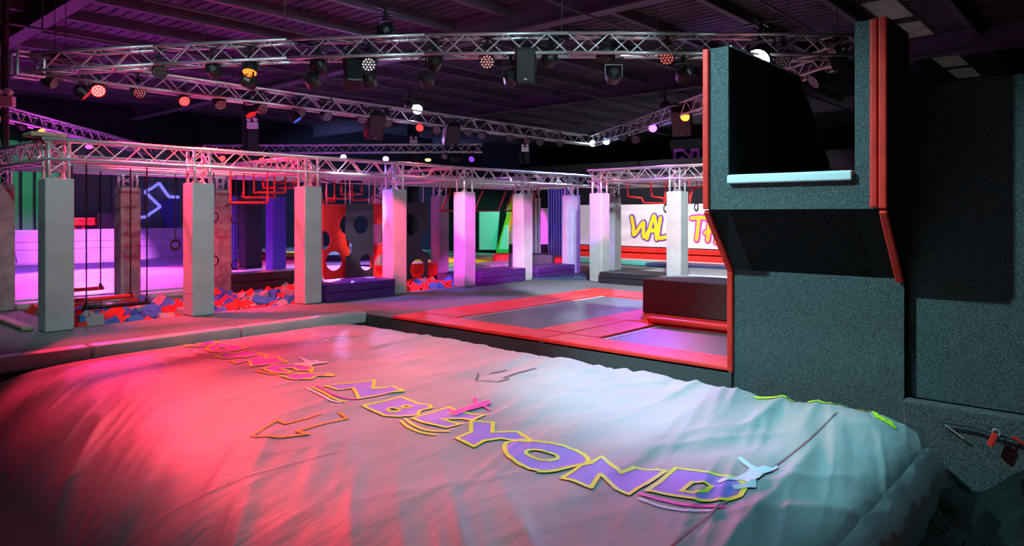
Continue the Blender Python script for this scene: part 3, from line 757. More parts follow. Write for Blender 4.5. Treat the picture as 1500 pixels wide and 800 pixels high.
# hole boards
def hole_board(pxa, pxb, pya, pyb, y, m, label, hls, cut=0.10, th=0.025):
    a = on_y(pxa, pya, y); b = on_y(pxb, pyb, y); c = on_y(pxa, pyb, y)
    w_, h_ = b.x - a.x, a.z - b.z
    t = thing('hole_board', label, 'board', (a.x, y, b.z))
    outer = []
    n = 20
    # rectangle with lower corners cut and half-round bites where a hole crosses an edge
    rect = [(cut * 0.5, 0), (w_ - cut * 0.5, 0), (w_, cut), (w_, h_), (0, h_), (0, cut)]
    edges_bites = [q for q in hls if q[0] - q[2] < 0.0 or q[0] + q[2] > 1.0]
    inner = [q for q in hls if q not in edges_bites]
    pts = [(cut * 0.5, 0), (w_ - cut * 0.5, 0), (w_, cut)]
    for q in sorted([q for q in edges_bites if q[0] > 0.5], key=lambda q: q[1]):
        R = q[2] * w_; cy = q[1] * h_; cx = q[0] * w_
        s = math.sqrt(max(0, R * R - (w_ - cx) ** 2)); a0 = math.atan2(-s, w_ - cx); a1 = -math.pi * 2 + math.atan2(s, w_ - cx)
        pts += [(cx + R * math.cos(a0 + (a1 - a0) * k / 14), cy + R * math.sin(a0 + (a1 - a0) * k / 14)) for k in range(15)]
    pts += [(w_, h_), (0, h_)]
    for q in sorted([q for q in edges_bites if q[0] <= 0.5], key=lambda q: -q[1]):
        R = q[2] * w_; cy = q[1] * h_; cx = q[0] * w_
        s = math.sqrt(max(0, R * R - cx * cx)); a0 = math.atan2(s, -cx); a1 = math.atan2(-s, -cx)
        pts += [(cx + R * math.cos(a0 + (a1 - a0) * k / 14), cy + R * math.sin(a0 + (a1 - a0) * k / 14)) for k in range(15)]
    pts.append((0, cut))
    loops = [pts] + [[(q[0]*w_ + q[2]*w_*math.cos(-2*math.pi*k/24), q[1]*h_ + q[2]*w_*math.sin(-2*math.pi*k/24)) for k in range(24)] for q in inner]
    mb = MB(); L3 = [[Vector((p[0], 0, p[1])) for p in l] for l in loops]
    flat = [p for l in L3 for p in l]; n = len(flat)
    tr = tessellate_polygon([[Vector((p.x, p.z, 0)) for p in l] for l in L3])
    fs = [tuple(t_) for t_ in tr] + [tuple(i + n for i in reversed(t_)) for t_ in tr]
    o = 0
    for l in L3:
        k = len(l); fs += [(o + i, o + (i + 1) % k, n + o + (i + 1) % k, n + o + i) for i in range(k)]; o += k
    mb.add(flat + [p + Vector((0, th, 0)) for p in flat], fs); mb.build('board', m, t)
    for fx in (0.15, 0.85): MB().tube((fx * w_, th / 2, h_ - 0.02), (fx * w_, th / 2, 2.36 - b.z), 0.008, 5).build('chain', M_alu, t)
hole_board(473, 512, 299, 407, 12.55, M_panelred, 'red hanging board with round holes next to the black one', [(0.0, 0.52, 0.30), (0.95, 0.72, 0.32), (0.42, 0.24, 0.31)])
hole_board(507, 547, 298, 412, 12.35, M_panelblk, 'black hanging board with round holes between two red ones', [(0.55, 0.73, 0.28), (0.0, 0.44, 0.24), (0.75, 0.25, 0.25)])
hole_board(543, 585, 298, 410, 12.65, M_panelred, 'red hanging board with round holes half hidden by the pink lit column', [(0.22, 0.61, 0.30), (0.4, 0.22, 0.28), (0.9, 0.75, 0.25)])
hole_board(581, 627, 296, 420, 12.35, M_panelblk, 'dark hanging board with round holes above the far foam cubes', [(0.46, 0.74, 0.26), (1.0, 0.52, 0.26), (0.66, 0.22, 0.24)])
# lightbox-like black speaker hanging inside the rig
hb = on_y(512, 262, 13.4)
tag(MB().box(hb.x - .22, hb.x + .22, 13.2, 13.5, hb.z - .1, hb.z + .12).build('equipment_box', M_black, None, bevel=0.02), 'dark box fixed among the pipes of the rig', 'box')
for a, b, n in (((340, 300), (420, 262), 'a'), ((330, 302), (425, 268), 'b'), ((470, 262), (560, 292), 'c')):
    p, q = on_y(a[0], a[1], 12.3), on_y(b[0], b[1], 12.9)
    tag(MB().tube(p, q, 0.012, 5).build('rope', M_rope, None), 'dark sagging rope slung between the rig beams', 'rope', 'slung ropes')
for px in (782, 788, 806):
    p = on_y(px, 375, 13.4)
    tag(MB().tube((p.x, p.y, 0.0), (p.x, p.y, 2.36), 0.013, 6).build('climbing_rope', M_rope, None), 'dark climbing rope hanging in front of the pink lit panel', 'rope', 'climbing ropes')

# ================================================================== BACKGROUND
def mats(x0, x1, y0, y1, z, m, label, name='floor_mat', cat='mat'):
    o = MB().box(x0, x1, y0, y1, 0.002, z).build(name, m, None, bevel=0.015); return tag(o, label, cat)
# left: pale mats, inclined wall, green cladding, zigzag neon
mats(2.0, 12.5, 15.0, 20.3, 0.05, M_padpink, 'wide pale mat behind the rear columns, lit magenta')
mats(2.0, 12.5, 20.36, 26.1, 0.06, M_padpink, 'wide pale mat in front of the inclined padded wall')
iw = thing('inclined_wall', 'inclined padded trampoline wall lit pink in front of the green cladding', 'padded wall', (8.0, 26.4, 0))
for k, (a, b, z0, z1) in enumerate(((0.0, .38, 0.0, .42), (.38, .55, .43, .66), (.55, .95, .67, 1.06))):
    for s in range(3):
        x0 = -5.5 + s * 3.7
        MB().prism([(x0, a, z0), (x0 + 3.67, a, z0), (x0 + 3.67, b, z1), (x0, b, z1)], (0, 0.12, -0.06)).build('pad', M_padpink, iw, bevel=0.02)
gw = thing('cladding', 'ribbed wall cladding lit green behind the inclined padded wall', 'cladding', (6.5, 29.9, 0)); gw['kind'] = 'structure'; del gw['category']; gw.name = 'wall_cladding'
rib = MB().box(0, 0.22, -0.10, 0.0, 0.0, 4.2).mesh('rib')
M_clad = mat('green_grey_cladding', (0.13, 0.19, 0.17), 0.6)
for i in range(24):
    o = link('rib', rib, M_clad, gw); o.location = (-1.9 + i * 0.42, -0.06, 0)
MB().box(-2.0, 8.2, -0.05, 0.0, 0, 4.2).build('panel', M_clad, gw)
ng = mat('neon_violet', (0.3, 0.2, 0.8), 0.5, emit=(0.22, 0.20, 1.0), estr=1.1)
pts = [on_y(a, b, 29.66) for a, b in ((188, 319), (213, 318), (235, 303), (212, 281), (224, 275), (233, 268), (247, 288), (262, 289))]
tag(MB().path(pts, 0.06, 6).build('neon_tube', ng, None, smooth=True), 'zigzag violet neon tube on the dark back wall', 'neon light')
for k, (a, b) in enumerate((((100, 322), (160, 322)), ((104, 328), (150, 328)))):
    p, q = on_y(a[0], a[1], 28.0), on_y(b[0], b[1], 28.0)
    tag(MB().box(p.x, q.x, 27.9, 28.15, p.z - 0.07, p.z + 0.07).box(p.x + .1, p.x + .2, 27.98, 28.08, 0.0, p.z).box(q.x - .9, q.x - .8, 27.98, 28.08, 0.0, p.z).build('barrier_rail', M_padred, None, bevel=0.03), ('upper' if k == 0 else 'lower') + ' red padded rail in front of the green lit cladding', 'rail')
p = on_y(154, 323, 27.8); tag(MB().box(p.x - .3, p.x + .4, 27.6, 27.85, 0.0, p.z + .25).build('control_box', M_black, None, bevel=0.02), 'black box beside the red padded rails', 'box')
tri = [on_y(a, b, 29.68) for a, b in ((232, 295), (262, 290), (262, 333), (243, 333))]
M_bluep = mat('blue_board', (0.08, 0.10, 0.45), 0.5)
tag(MB().prism(tri, (0, 0.06, 0)).build('wall_graphic', M_bluep, None), 'blue angular board on the dark wall beside the zigzag neon', 'board')

# building columns with twin-lamp emergency lights
def steel_column(px, y, label, pad=None):
    p = on_y(px, 380, y)
    c = thing('steel_column', label, 'column', (p.x, y, 0))
    MB().box(-.16, .16, -.16, -.13, 0, 5.34).box(-.16, .16, .13, .16, 0, 5.34).box(-.015, .015, -.13, .13, 0, 5.34).build('post', M_darksteel, c)
    if pad: MB().box(-.24, .24, -.24, .24, 0.003, 2.1).build('pad', pad, c, bevel=0.04)
    return c
scs = [steel_column(367, 18.9, 'dark steel building column wrapped in black padding behind the hanging rings', M_padblack),
       steel_column(605, 21.2, 'dark steel building column behind the hole boards'),
       steel_column(768, 19.2, 'dark steel building column behind the pink lit columns', M_padgrey)]
tag(MB().box(9.2, 9.5, 18.6, 18.95, 0.003, 2.1).build('blue_post', M_curtain, None, bevel=0.03), 'blue padded post beside the black padded building column', 'post')
p = on_y(404, 380, 17.5)
tag(MB().box(p.x - .2, p.x + .2, 17.3, 17.7, 0.003, 2.05).build('blue_post', M_curtain, None, bevel=0.03), 'blue padded post beside the third rig column', 'post')
def emergency(pos, label):
    e = thing('emergency_light', label, 'emergency light', pos)
    MB().box(-.15, .15, -.05, .05, -.09, .09).build('battery_box', M_white, e, bevel=0.01)
    for s in (-1, 1): MB().tube((s * .09, -.10, .16), (s * .09, .0, .16), .055, 12).tube((s * .09, -.02, .09), (s * .09, -.02, .12), .012, 6).build('lamp_head', M_white, e)
    e.rotation_euler = (0, 0, TH - math.pi / 2)
    return e
for px, py, y, lb in ((370, 184, 18.6, 'white twin lamp emergency light on the column behind the hanging rings'), (606, 208, 20.9, 'white twin lamp emergency light on the column behind the hole boards'),
                      (769, 219, 18.9, 'white twin lamp emergency light on the column behind the pink lit columns')):
    emergency(on_y(px, py, y), lb)
pl_ = on_y(8, 149, 14.5)
emergency(pl_, 'white twin lamp emergency light high beyond the rig corner')
tag(MB().tube((pl_.x + .02, pl_.y + .12, 0), (pl_.x + .02, pl_.y + .12, 5.34), 0.06, 8).build('steel_post', M_darksteel, None), 'slim dark post carrying the emergency light beyond the rig corner', 'post')

# middle: trampolines with coloured strips, low padded slopes
def strip(px0, px1, py0, py1, m, label, z=0.05, name='floor_mat'):
    q = [on_z(a, b, z) for a, b in ((px0, py1), (px1, py1), (px1, py0), (px0, py0))]
    o = MB().prism([(v.x, v.y, 0.004) for v in q], (0, 0, z)).build(name, m, None); return tag(o, label, 'mat')
strip(300, 470, 383, 394, M_padpink, 'pale mat lit violet behind the black padded wall')
strip(300, 470, 377, 381, M_padred, 'narrow red trampoline pad behind the violet lit mat', 0.06)
strip(396, 470, 369, 373, M_padyellow, 'yellow trampoline pad in the far middle of the hall', 0.08)
strip(300, 395, 369, 374, M_padred, 'far red trampoline pad beside the yellow one', 0.07)
strip(436, 600, 396, 416, M_padpink, 'pale mat seen below and between the hole boards')
strip(436, 590, 380, 388, M_padpurple, 'dark purple trampoline strip behind the hole boards', 0.06)
strip(655, 745, 372, 377, M_padpink, 'far pale mat before the teal lit panel', 0.09)
strip(655, 760, 378, 385, M_padyellow, 'bright yellow trampoline pad beyond the foam pit')
strip(655, 760, 386, 391, M_padgreen, 'bright green trampoline pad beyond the foam pit')
strip(655, 760, 392, 397, M_padteal, 'teal trampoline pad beyond the foam pit')
strip(655, 860, 398, 407, M_padnavy, 'dark navy mat beyond the foam pit')
p = on_z(700, 398, 0)
mat_block(p.x, p.x + 2.0, p.y - 0.5, p.y + 0.3, 0.06, 0.22, M_padgrey, 'low grey step behind the dark purple mats', 0)
for k, (a, b, yb, lb) in enumerate(((722, 778, 391, 'puffy red pad behind the pink lit column'), (812, 850, 398, 'puffy red pad before the blue curtain'))):
    p, q = on_z(a, yb, 0.0), on_z(b, yb, 0.0); d = Vector((q.x - p.x, q.y - p.y, 0))
    tag(MB().prism([p + Vector((0, 0, .08)), q + Vector((0, 0, .08)), q + Vector((0, 0, .38)), p + Vector((0, 0, .38))], Vector((-d.y, d.x, 0)).normalized() * 0.7).build('red_pad', M_padred, None, bevel=0.08, seg=4), lb, 'pad')
p, q = on_z(745, 398, 0), on_z(812, 398, 0); d = Vector((q.x - p.x, q.y - p.y, 0)); nrm = Vector((-d.y, d.x, 0)).normalized()
tag(MB().prism([p + Vector((0, 0, .1)), q + Vector((0, 0, .1)), q + Vector((0, 0, .48)), p + Vector((0, 0, .48))], nrm * 0.6).build('black_pad', M_padblack, None, bevel=0.06, seg=3), 'black puffy pad before the pink lit panel', 'pad')

# long partition at the right: lettered board, pads, curtain, lit panels
XP = 20.7
struct(MB().box(XP + 0.06, XP + 0.2, 4.0, 29.9, 0, 3.4).build('wall_partition', M_wall))
def px_panel(x, pts, m, label, th=0.05, name='wall_panel', cat='panel'):
    q = [on_x(a, b, x) for a, b in pts]
    return tag(MB().prism(q, (th, 0, 0)).build(name, m, None), label, cat)
yl_, yr_ = on_x(838, 300, XP - .06).y, 6.5
board = thing('lettered_board', 'long white board with bubble lettering WAL and TH in yellow and orange', 'sign board', (XP - 0.05, (yl_ + yr_) / 2, 0.49))
bl = (yl_ - yr_) / 2
MB().box(0, 0.05, -bl, bl, 0, 1.42).build('board', M_poster, board, bevel=0.005)
def on_board(a, b): return on_x(a, b, XP - 0.05)
def board_letter(ch, outer, hl, fill, line, k):
    pts = [on_board(880 + a / 5.333, 280 + b / 5.333) - board.location for a, b in outer]
    rb = MB()
    # thick strokes: dark outline behind, bright stroke in front
    def ribbon3(poly, wd, x):
        mb = MB(); x_ = [x]
        for st in poly:
            pp = [on_board(880 + a / 5.333, 280 + b / 5.333) - board.location for a, b in st]
            pts2 = [(v.y, v.z) for v in pp]; pts2 = chaikin(pts2, False, 2)
            for a, b in zip(pts2[:-1], pts2[1:]):
                a = Vector(a); b = Vector(b); d = (b - a)
                if d.length < 1e-6: continue
                d.normalize(); n_ = Vector((-d.y, d.x)) * wd / 2
                x_[0] -= 0.0002; x = x_[0]
                mb.add([(x, a.x - n_.x, a.y - n_.y), (x, b.x - n_.x, b.y - n_.y), (x, b.x + n_.x, b.y + n_.y), (x, a.x + n_.x, a.y + n_.y)], [(0,1,2,3)])
            for a in pts2:
                x_[0] -= 0.0002; x = x_[0]
                N = 10; mb.add([(x, a[0] + wd/2*math.cos(2*math.pi*i/N), a[1] + wd/2*math.sin(2*math.pi*i/N)) for i in range(N)], [tuple(range(N))])
        return mb
    o = ribbon3(hl, 0.235, -0.004 - k * 0.001).build('letter_outline', line, board)
    ribbon3(hl, 0.125, -0.03).build('printed_letter', fill, o)
M_by = mat('print_yellow', (0.95, 0.80, 0.02), 0.5); M_bo = mat('print_amber', (0.95, 0.52, 0.02), 0.5)
M_bp = mat('print_purple', (0.20, 0.06, 0.42), 0.5); M_bm = mat('print_fuchsia', (0.62, 0.02, 0.42), 0.5)
board_letter('w', [(0, 0)], [[(245,205),(262,290),(255,365),(345,222),(335,300),(338,378),(385,300)]], M_by, M_bp, 0)
board_letter('a', [(0, 0)], [[(365,370),(415,190),(428,200),(440,375)], [(385,310),(432,305)]], M_by, M_bp, 1)
board_letter('l', [(0, 0)], [[(470,210),(455,300),(445,375),(525,355)]], M_by, M_bp, 2)
board_letter('k', [(0, 0)], [[(560,210),(548,290),(540,370)], [(620,215),(560,290),(640,370)]], M_by, M_bp, 3)
board_letter('t', [(0, 0)], [[(712,212),(770,205),(830,210)], [(770,210),(762,300),(752,380)]], M_bo, M_bm, 4)
board_letter('h', [(0, 0)], [[(850,205),(848,300),(838,385)], [(930,215),(915,320),(905,400)], [(820,325),(860,310),(925,300)]], M_bo, M_bm, 5)
board_letter('e', [(0, 0)], [[(1040,215),(985,222),(975,310),(965,395),(1030,400)], [(978,310),(1025,305)]], M_bo, M_bm, 6)
def pbox(x0, x1, z0, z1, m, label, ya=None, yb=None):
    tag(MB().box(x0, x1, yb if yb is not None else yr_, ya if ya is not None else yl_, z0, z1).build('padded_bar', m, None, bevel=0.02), label, 'pad')
pbox(XP - 0.30, XP - 0.08, 0.30, 0.46, M_padred, 'upper red padded bar below the lettered board')
pbox(XP - 0.50, XP - 0.28, 0.0, 0.27, M_padred, 'lower red padded bar below the lettered board')
pbox(XP - 1.10, XP - 0.55, 0.02, 0.10, M_padwhite, 'pale pad strip in front of the red padded bars')
ym = on_x(960, 390, XP - 1.6).y
pbox(XP - 2.2, XP - 1.3, 0.02, 0.12, M_padteal, 'dark green pad in front of the lettered board', None, ym + 0.02)
pbox(XP - 2.2, XP - 1.3, 0.02, 0.12, M_padnavy, 'navy pad in front of the lettered board', ym - 0.02, None)
px_panel(XP - 0.06, [(742, 358), (805, 358), (805, 305), (742, 305)], M_poster, 'plain white wall panel lit pink left of the blue curtain')
px_panel(XP - 0.12, [(742, 300), (772, 300), (772, 305), (742, 305)], M_padyellow, 'thin yellow strip above the pink lit panel')
px_panel(XP - 0.20, [(738, 374), (806, 374), (806, 360), (738, 360)], M_padblack, 'black padded strip below the pink lit panel', 0.1)
px_panel(XP - 0.06, [(702, 366), (727, 366), (731, 309), (702, 309)], M_poster, 'pale panel lit teal behind the rig')
px_panel(XP - 0.30, [(724, 378), (731, 378), (756, 292), (750, 288)], M_padyellow, 'slanted yellow beam beside the teal lit panel', 0.2)
px_panel(XP - 0.35, [(731, 365), (744, 365), (744, 330), (740, 330)], M_poster, 'pale triangular board beside the slanted yellow beam', 0.05)
px_panel(XP - 0.40, [(729, 378), (744, 378), (744, 365), (729, 365)], M_padgreen, 'small lime board below the pale triangular board', 0.05)
px_panel(XP - 0.06, [(672, 320), (694, 320), (684, 346)], M_bluep, 'blue triangle on the dark wall behind the foam pit')
px_panel(XP - 0.06, [(440, 345), (478, 345), (478, 286), (440, 286)], M_poster, 'pale panel lit turquoise behind the red hole board')
px_panel(XP - 0.4, [(436, 372), (600, 372), (600, 345), (436, 345)], M_padpink, 'violet lit low padded wall behind the hole boards', 0.3)
# blue curtain with folds
cy0, cy1 = on_x(838, 300, XP - 1.0).y, on_x(803, 300, XP - 1.0).y
cm = MB(); n = 60
for i in range(n + 1):
    y = cy0 + (cy1 - cy0) * i / n; x = XP - 1.0 + 0.06 * math.sin(i * 0.95)
    cm.v += [(x, y, 0.1), (x, y, 2.5), (x + .015, y, 0.1), (x + .015, y, 2.5)]
    if i: k = 4 * i; cm.f += [(k-4, k, k+1, k-3), (k-2, k-1, k+3, k+2)]
tag(cm.build('curtain', M_curtain, None, smooth=True), 'blue folded curtain at the end of the white lettered board', 'curtain')
# outlined letter sign high on the far wall
M_neonp = mat('dim_purple_tube', (0.22, 0.05, 0.30), 0.5, emit=(0.3, 0.05, 0.45), estr=0.12)
sg = thing('letter_sign', 'dim purple outlined letter N sign high behind the right hand rig bay', 'sign', on_x(988, 245, 24.0))
MB().path([on_x(a, b, 24.0) - sg.location for a, b in ((988, 243), (988, 221), (1000, 220), (1013, 232), (1013, 220), (1023, 220), (1023, 243), (1012, 243), (998, 230), (998, 243), (988, 243))], 0.06, 6).build('tube', M_neonp, sg)
tag(MB().box(sg.location.x + .08, sg.location.x + .12, on_x(1030, 240, 24.0).y, on_x(980, 240, 24.0).y, 0, 4.4).build('black_hoarding', M_wall, None), 'tall black hoarding carrying the purple letter sign', 'hoarding')

# ================================================================== STAGE LIGHTS AND SPEAKERS
yoke_me = MB().box(-.125, -.115, -.015, .015, -.20, -.03).box(.115, .125, -.015, .015, -.20, -.03).box(-.125, .125, -.015, .015, -.04, -.03).mesh('yoke'); yoke_me.materials.append(M_black)
clamp_me = MB().box(-.015, .015, -.015, .015, -.035, .15).tube((0, -.03, .0), (0, .03, .0), .035, 8).box(-.17, .17, -.008, .008, .03, .045).box(-.008, .008, -.17, .17, .03, .045).box(-.17, .17, -.008, .008, .12, .135).box(-.008, .008, -.17, .17, .12, .135).mesh('clamp'); clamp_me.materials.append(M_black)
hm = MB().tube((0, 0, -.10), (0, 0, .05), .105, 16, cap=False).tube((0, 0, .05), (0, 0, .11), .105, 16, .05)
hm.tube((0, 0, -.10), (0, 0, -.085), .105, 16, .098, cap=False); house_me = hm.mesh('housing'); house_me.materials.append(M_black)
lens_me = MB().tube((0, 0, -.088), (0, 0, -.080), .100, 16).mesh('lens'); lens_me.materials.append(M_black)
lm = MB()
for R, n in ((0.0, 1), (.042, 6), (.080, 12)):
    for i in range(n):
        a = 2 * math.pi * i / n
        lm.tube((R * math.cos(a), R * math.sin(a), -.094), (R * math.cos(a), R * math.sin(a), -.088), .0135, 6)
led_me = lm.mesh('led_ring'); M_ledoff = mat('led_lens', (0.55, 0.52, 0.55), 0.2); led_me.materials.append(M_ledoff)
def emis(name, c, s):
    return mat('lamp_' + name, (0.02, 0.02, 0.02), 0.4, emit=c, estr=s)
def par(pos, target, label, group=None, on=None, power=0, angle=45, blend=0.6, k=1.0, estr=25, face=None, rad=0.1):
    """stage light: pos is the centre of the housing"""
    pos = Vector(pos); hangp = pos + Vector((0, 0, 0.18 * k))
    r = thing('stage_light', label, 'stage light', hangp, group)
    r.scale = (k, k, k)
    o = link('clamp', clamp_me, None, r); y = link('yoke', yoke_me, None, r)
    d = (Vector(target) - pos).normalized(); q = d.to_track_quat('-Z', 'Y')
    y.rotation_euler = (0, 0, math.atan2(d.y, d.x) - math.pi / 2)
    h = link('housing', house_me, None, r); h.location = (0, 0, -.18); h.rotation_mode = 'QUATERNION'; h.rotation_quaternion = q
    l = link('lens', lens_me, None, h); e = link('led_ring', led_me, None, h)
    if on:
        beam = on
        if on[0] == 1.0 and on[1] < 0.05: on = (1.0, 0.02, 0.02)
        m = emis('%.2f_%.2f_%.2f_%d' % (*on, estr), on, estr); setmat(e, m)
        setmat(l, emis('rim_%.2f_%.2f_%.2f_%d' % (*on, estr), on, min(estr, 1.5 + estr * 0.12)))
        if power:
            s = spot('lamp_beam', pos + d * 0.12 * k, target, beam, power, angle, blend, rad)
    elif face:
        setmat(e, emis('face_%.2f_%.2f_%.2f' % face, face, 1.0))
    return r
CAMP = (0, 0, 1.6)
def onA(px, py): return on_line(px, py, P1, PA)
def onB(px, py): return on_line(px, py, P1, P2)
def onC(px, py): return on_line(px, py, P2, PA)
RED = (1.0, 0.015, 0.075); ORG = (1.0, 0.16, 0.02); WHT = (0.72, 0.97, 1.0); PUR = (0.32, 0.06, 1.0); MAG = (1.0, 0.08, 0.85)
YEL = (1.0, 0.65, 0.1); GRN = (0.0, 1.0, 0.35); BLU = (0.08, 0.15, 1.0)
# truss A, the near one
aimrig = lambda px: on_z(px, 400, 0)
for px, py, f in ((233, 104, (0.05, 0.04, 0.04)), (540, 92, (0.8, 0.75, 0.8)), (714, 88, (0.8, 0.35, 0.35)), (978, 82, (0.9, 0.15, 0.12)), (1148, 84, None)):
    lab = {233: 'dark round LED stage light at the rig corner end of the crossing truss', 540: 'white LED ring stage light beside the turned away loudspeaker on the crossing truss', 714: 'pinkish LED ring stage light beside the loudspeaker that faces the airbag', 978: 'red LED ring stage light on the crossing truss next to the tower', 1148: 'dark LED ring stage light beside the blazing white one in the tower window'}[px]
    par(onA(px, py), (2.0, 2.5, 0.0), lab, None, face=f, k=1.0)
for i, (px, py) in enumerate(((312, 102), (467, 95), (637, 90), (806, 85), (887, 78), (1229, 90), (1240, 100))):
    par(onA(px, py), (9.0, 12.5, 0.5), 'dark stage light turned away from the airbag on the crossing truss', 'dark lights on the crossing truss')
par(onA(367, 99), onA(367, 99) + Vector((-.35, -.35, -1)), 'stage light glowing orange underneath on the crossing truss', None, ORG, 60, 60, estr=4)
par(onA(1115, 82), (3.6, 3.6, -0.1), 'blazing white stage light seen through the tower window', None, WHT, 420, 70, 0.9, 1.5, 60)
# truss B
par(onB(143, 130), (2.9, 6.4, -0.1), 'blazing red stage light nearest the rig corner', None, RED, 2700, 62, 0.7, 1.0, 40)
par(onB(269, 146), (4.1, 6.3, -0.1), 'orange red stage light beside the blazing red one', None, (1.0, 0.045, 0.05), 3000, 50, 0.8, 0.85, 14)
par(onB(611, 159) + Vector((0, 0, 0.0)), (4.6, 3.6, -0.1), 'blazing white stage light standing on the truss of small lights', None, WHT, 260, 40, 0.9, 1.1, 60)
par(onB(615, 186), (4.5, 6.0, -0.1), 'small red lit stage light below the white one', None, RED, 700, 50, 0.7, 0.85, 8)
for px, py in ((72, 118), (202, 134), (321, 150), (382, 158), (439, 164), (477, 169), (530, 173), (567, 179), (641, 189), (686, 193), (706, 197), (747, 201), (773, 205), (791, 207), (821, 209)):
    par(onB(px, py), (random.uniform(3, 9), random.uniform(3, 9), 0), 'unlit stage light hanging in the row on the truss parallel to the rig', 'unlit lights on the parallel truss', k=1.0)
# truss C
par(onC(869, 209), (9, 9, 0), 'white lit stage light at the far apex of the trusses', None, WHT, 500, 50, 0.7, 1.0, 12)
par(onC(889, 206), (9, 8, 0), 'bluish white stage light next to the far apex', None, (0.3, 0.45, 1.0), 400, 50, 0.7, 1.0, 12)
par(onC(957, 186), (8, 6, 0), 'violet stage light on the truss beyond the tower', None, PUR, 900, 55, 0.7, 1.0, 18)
par(onC(1005, 169), (7, 6, 0), 'orange red stage light beside the speaker near the tower', None, ORG, 500, 50, 0.7, 1.0, 12)
for px, py in ((913, 200), (932, 203), (1199, 115)):
    par(onC(px, py), (7, 7, 0), 'unlit stage light on the truss from the far apex', 'unlit lights on the far apex truss', k=1.1)
# far truss and left truss
def onF(px, py): return on_line(px, py, TF0, TF1)
def onL(px, py): return on_line(px, py, TL0, TL1)
par(onF(325, 231), (9, 15, 0), 'red lamp at the rig end of the far truss', None, RED, 700, 80, 0.6, 1.0, 14)
par(onF(383, 233), (10, 18, 0), 'second small red lamp of the far truss', None, RED, 300, 70, 0.6, 0.9, 10)
par(onF(503, 229), (10, 14, 0), 'violet white lamp on the far truss left of its twin', None, (0.55, 0.35, 1.0), 1400, 85, 0.6, 1.0, 22)
par(onF(565, 231), (12, 15, 0), 'violet lamp on the far truss beside the yellow one', None, (0.45, 0.2, 1.0), 1400, 85, 0.6, 1.0, 22)
par(onF(627, 231), (15, 17, 0), 'yellow lamp on the far truss', None, YEL, 900, 70, 0.6, 1.0, 12)
par(onF(673, 231), (19.5, 19.5, 0.8), 'green lamp at the end of the far truss', None, (0.0, 1.0, 0.5), 700, 60, 0.6, 1.0, 16)
par(onF(652, 228), (10, 14, 0), 'unlit lamp between the yellow and the green one', None)
par(onF(692, 232), (10, 14, 0), 'dark violet lamp beyond the green one', None, PUR, 0, estr=1)
par(onL(30, 183), (8, 22, 0), 'blue violet lamp on the truss beyond the rig corner', None, PUR, 1500, 90, 0.6, 1.0, 3)
par(onL(57, 188), (7, 17, 0), 'orange lamp on the truss beyond the rig corner', None, ORG, 400, 70, 0.6, 1.0, 8)

def speaker(pos, facing, label, w_=0.36, h_=0.62, m=M_black):
    pos = Vector(pos); s = thing('loudspeaker', label, 'speaker', pos)
    d = (Vector(facing) - pos).normalized()
    q = d.to_track_quat('-Y', 'Z'); s.rotation_mode = 'QUATERNION'; s.rotation_quaternion = q
    MB().box(-w_/2, w_/2, -.16, .16, -h_/2, h_/2).build('cabinet', m, s, bevel=0.02)
    MB().box(-w_/2 + .02, w_/2 - .02, -.172, -.16, -h_/2 + .03, h_/2 - .03).build('grille', mat('speaker_grille', (0.03, 0.03, 0.032), 0.5, speck=0.5, speck_scale=200), s)
    MB().box(-w_/2 - .015, -w_/2, -.03, .03, -.08, h_/2 + .12).box(w_/2, w_/2 + .015, -.03, .03, -.08, h_/2 + .12).box(-w_/2, w_/2, -.03, .03, h_/2 + .10, h_/2 + .12).build('bracket', M_darksteel, s)
    MB().box(-.02, .02, -.176, -.172, -h_/2 + .06, -h_/2 + .08).build('badge', M_white, s)
speaker(onA(517, 105), (9, 14, 1.0), 'black loudspeaker turned away under the crossing truss', 0.24, 0.5)
speaker(onA(770, 96), (1, 1, 1.5), 'black loudspeaker facing the airbag under the crossing truss', 0.28, 0.5)
speaker(onB(549, 184), (6, 3, -2), 'loudspeaker tilted down under the truss parallel to the rig', 0.36, 0.6)
speaker(onB(661, 196), (7, 4, -2), 'second tilted loudspeaker farther along the parallel truss', 0.36, 0.55)
speaker(onC(999, 178), (8, 5, 0), 'tilted loudspeaker on the far apex truss near the tower', 0.42, 0.6)

# ================================================================== MORE LAMPS, SOME ADDED AS FILL (hung above the view)
def ceiling_lamp(pos, target, label, c, power, angle, blend=0.5, rad=0.12):
    par(pos, target, label, None, c, power, angle, blend, 1.2, 20, rad=rad)
    p = Vector(pos); tag(MB().tube((p.x, p.y, p.z + 0.30), (p.x, p.y, RZ - 0.03), 0.012, 6).build('drop_rod', M_darksteel), 'thin rod holding the ' + label, 'rod')
ceiling_lamp((3.1, 5.2, 5.2), (6.4, 2.75, 0.9), 'cool white flood lamp above the airbag', (0.42, 0.94, 1.0), 1900, 58, 0.7, 0.06)
ceiling_lamp((4.6, 1.2, 5.2), (8.4, 11.4, 1.6), 'added cool white fill lamp above the airbag corner', (0.62, 0.97, 1.0), 900, 60, 0.7, 0.1)  # added lamp, fills the fronts of the rig columns
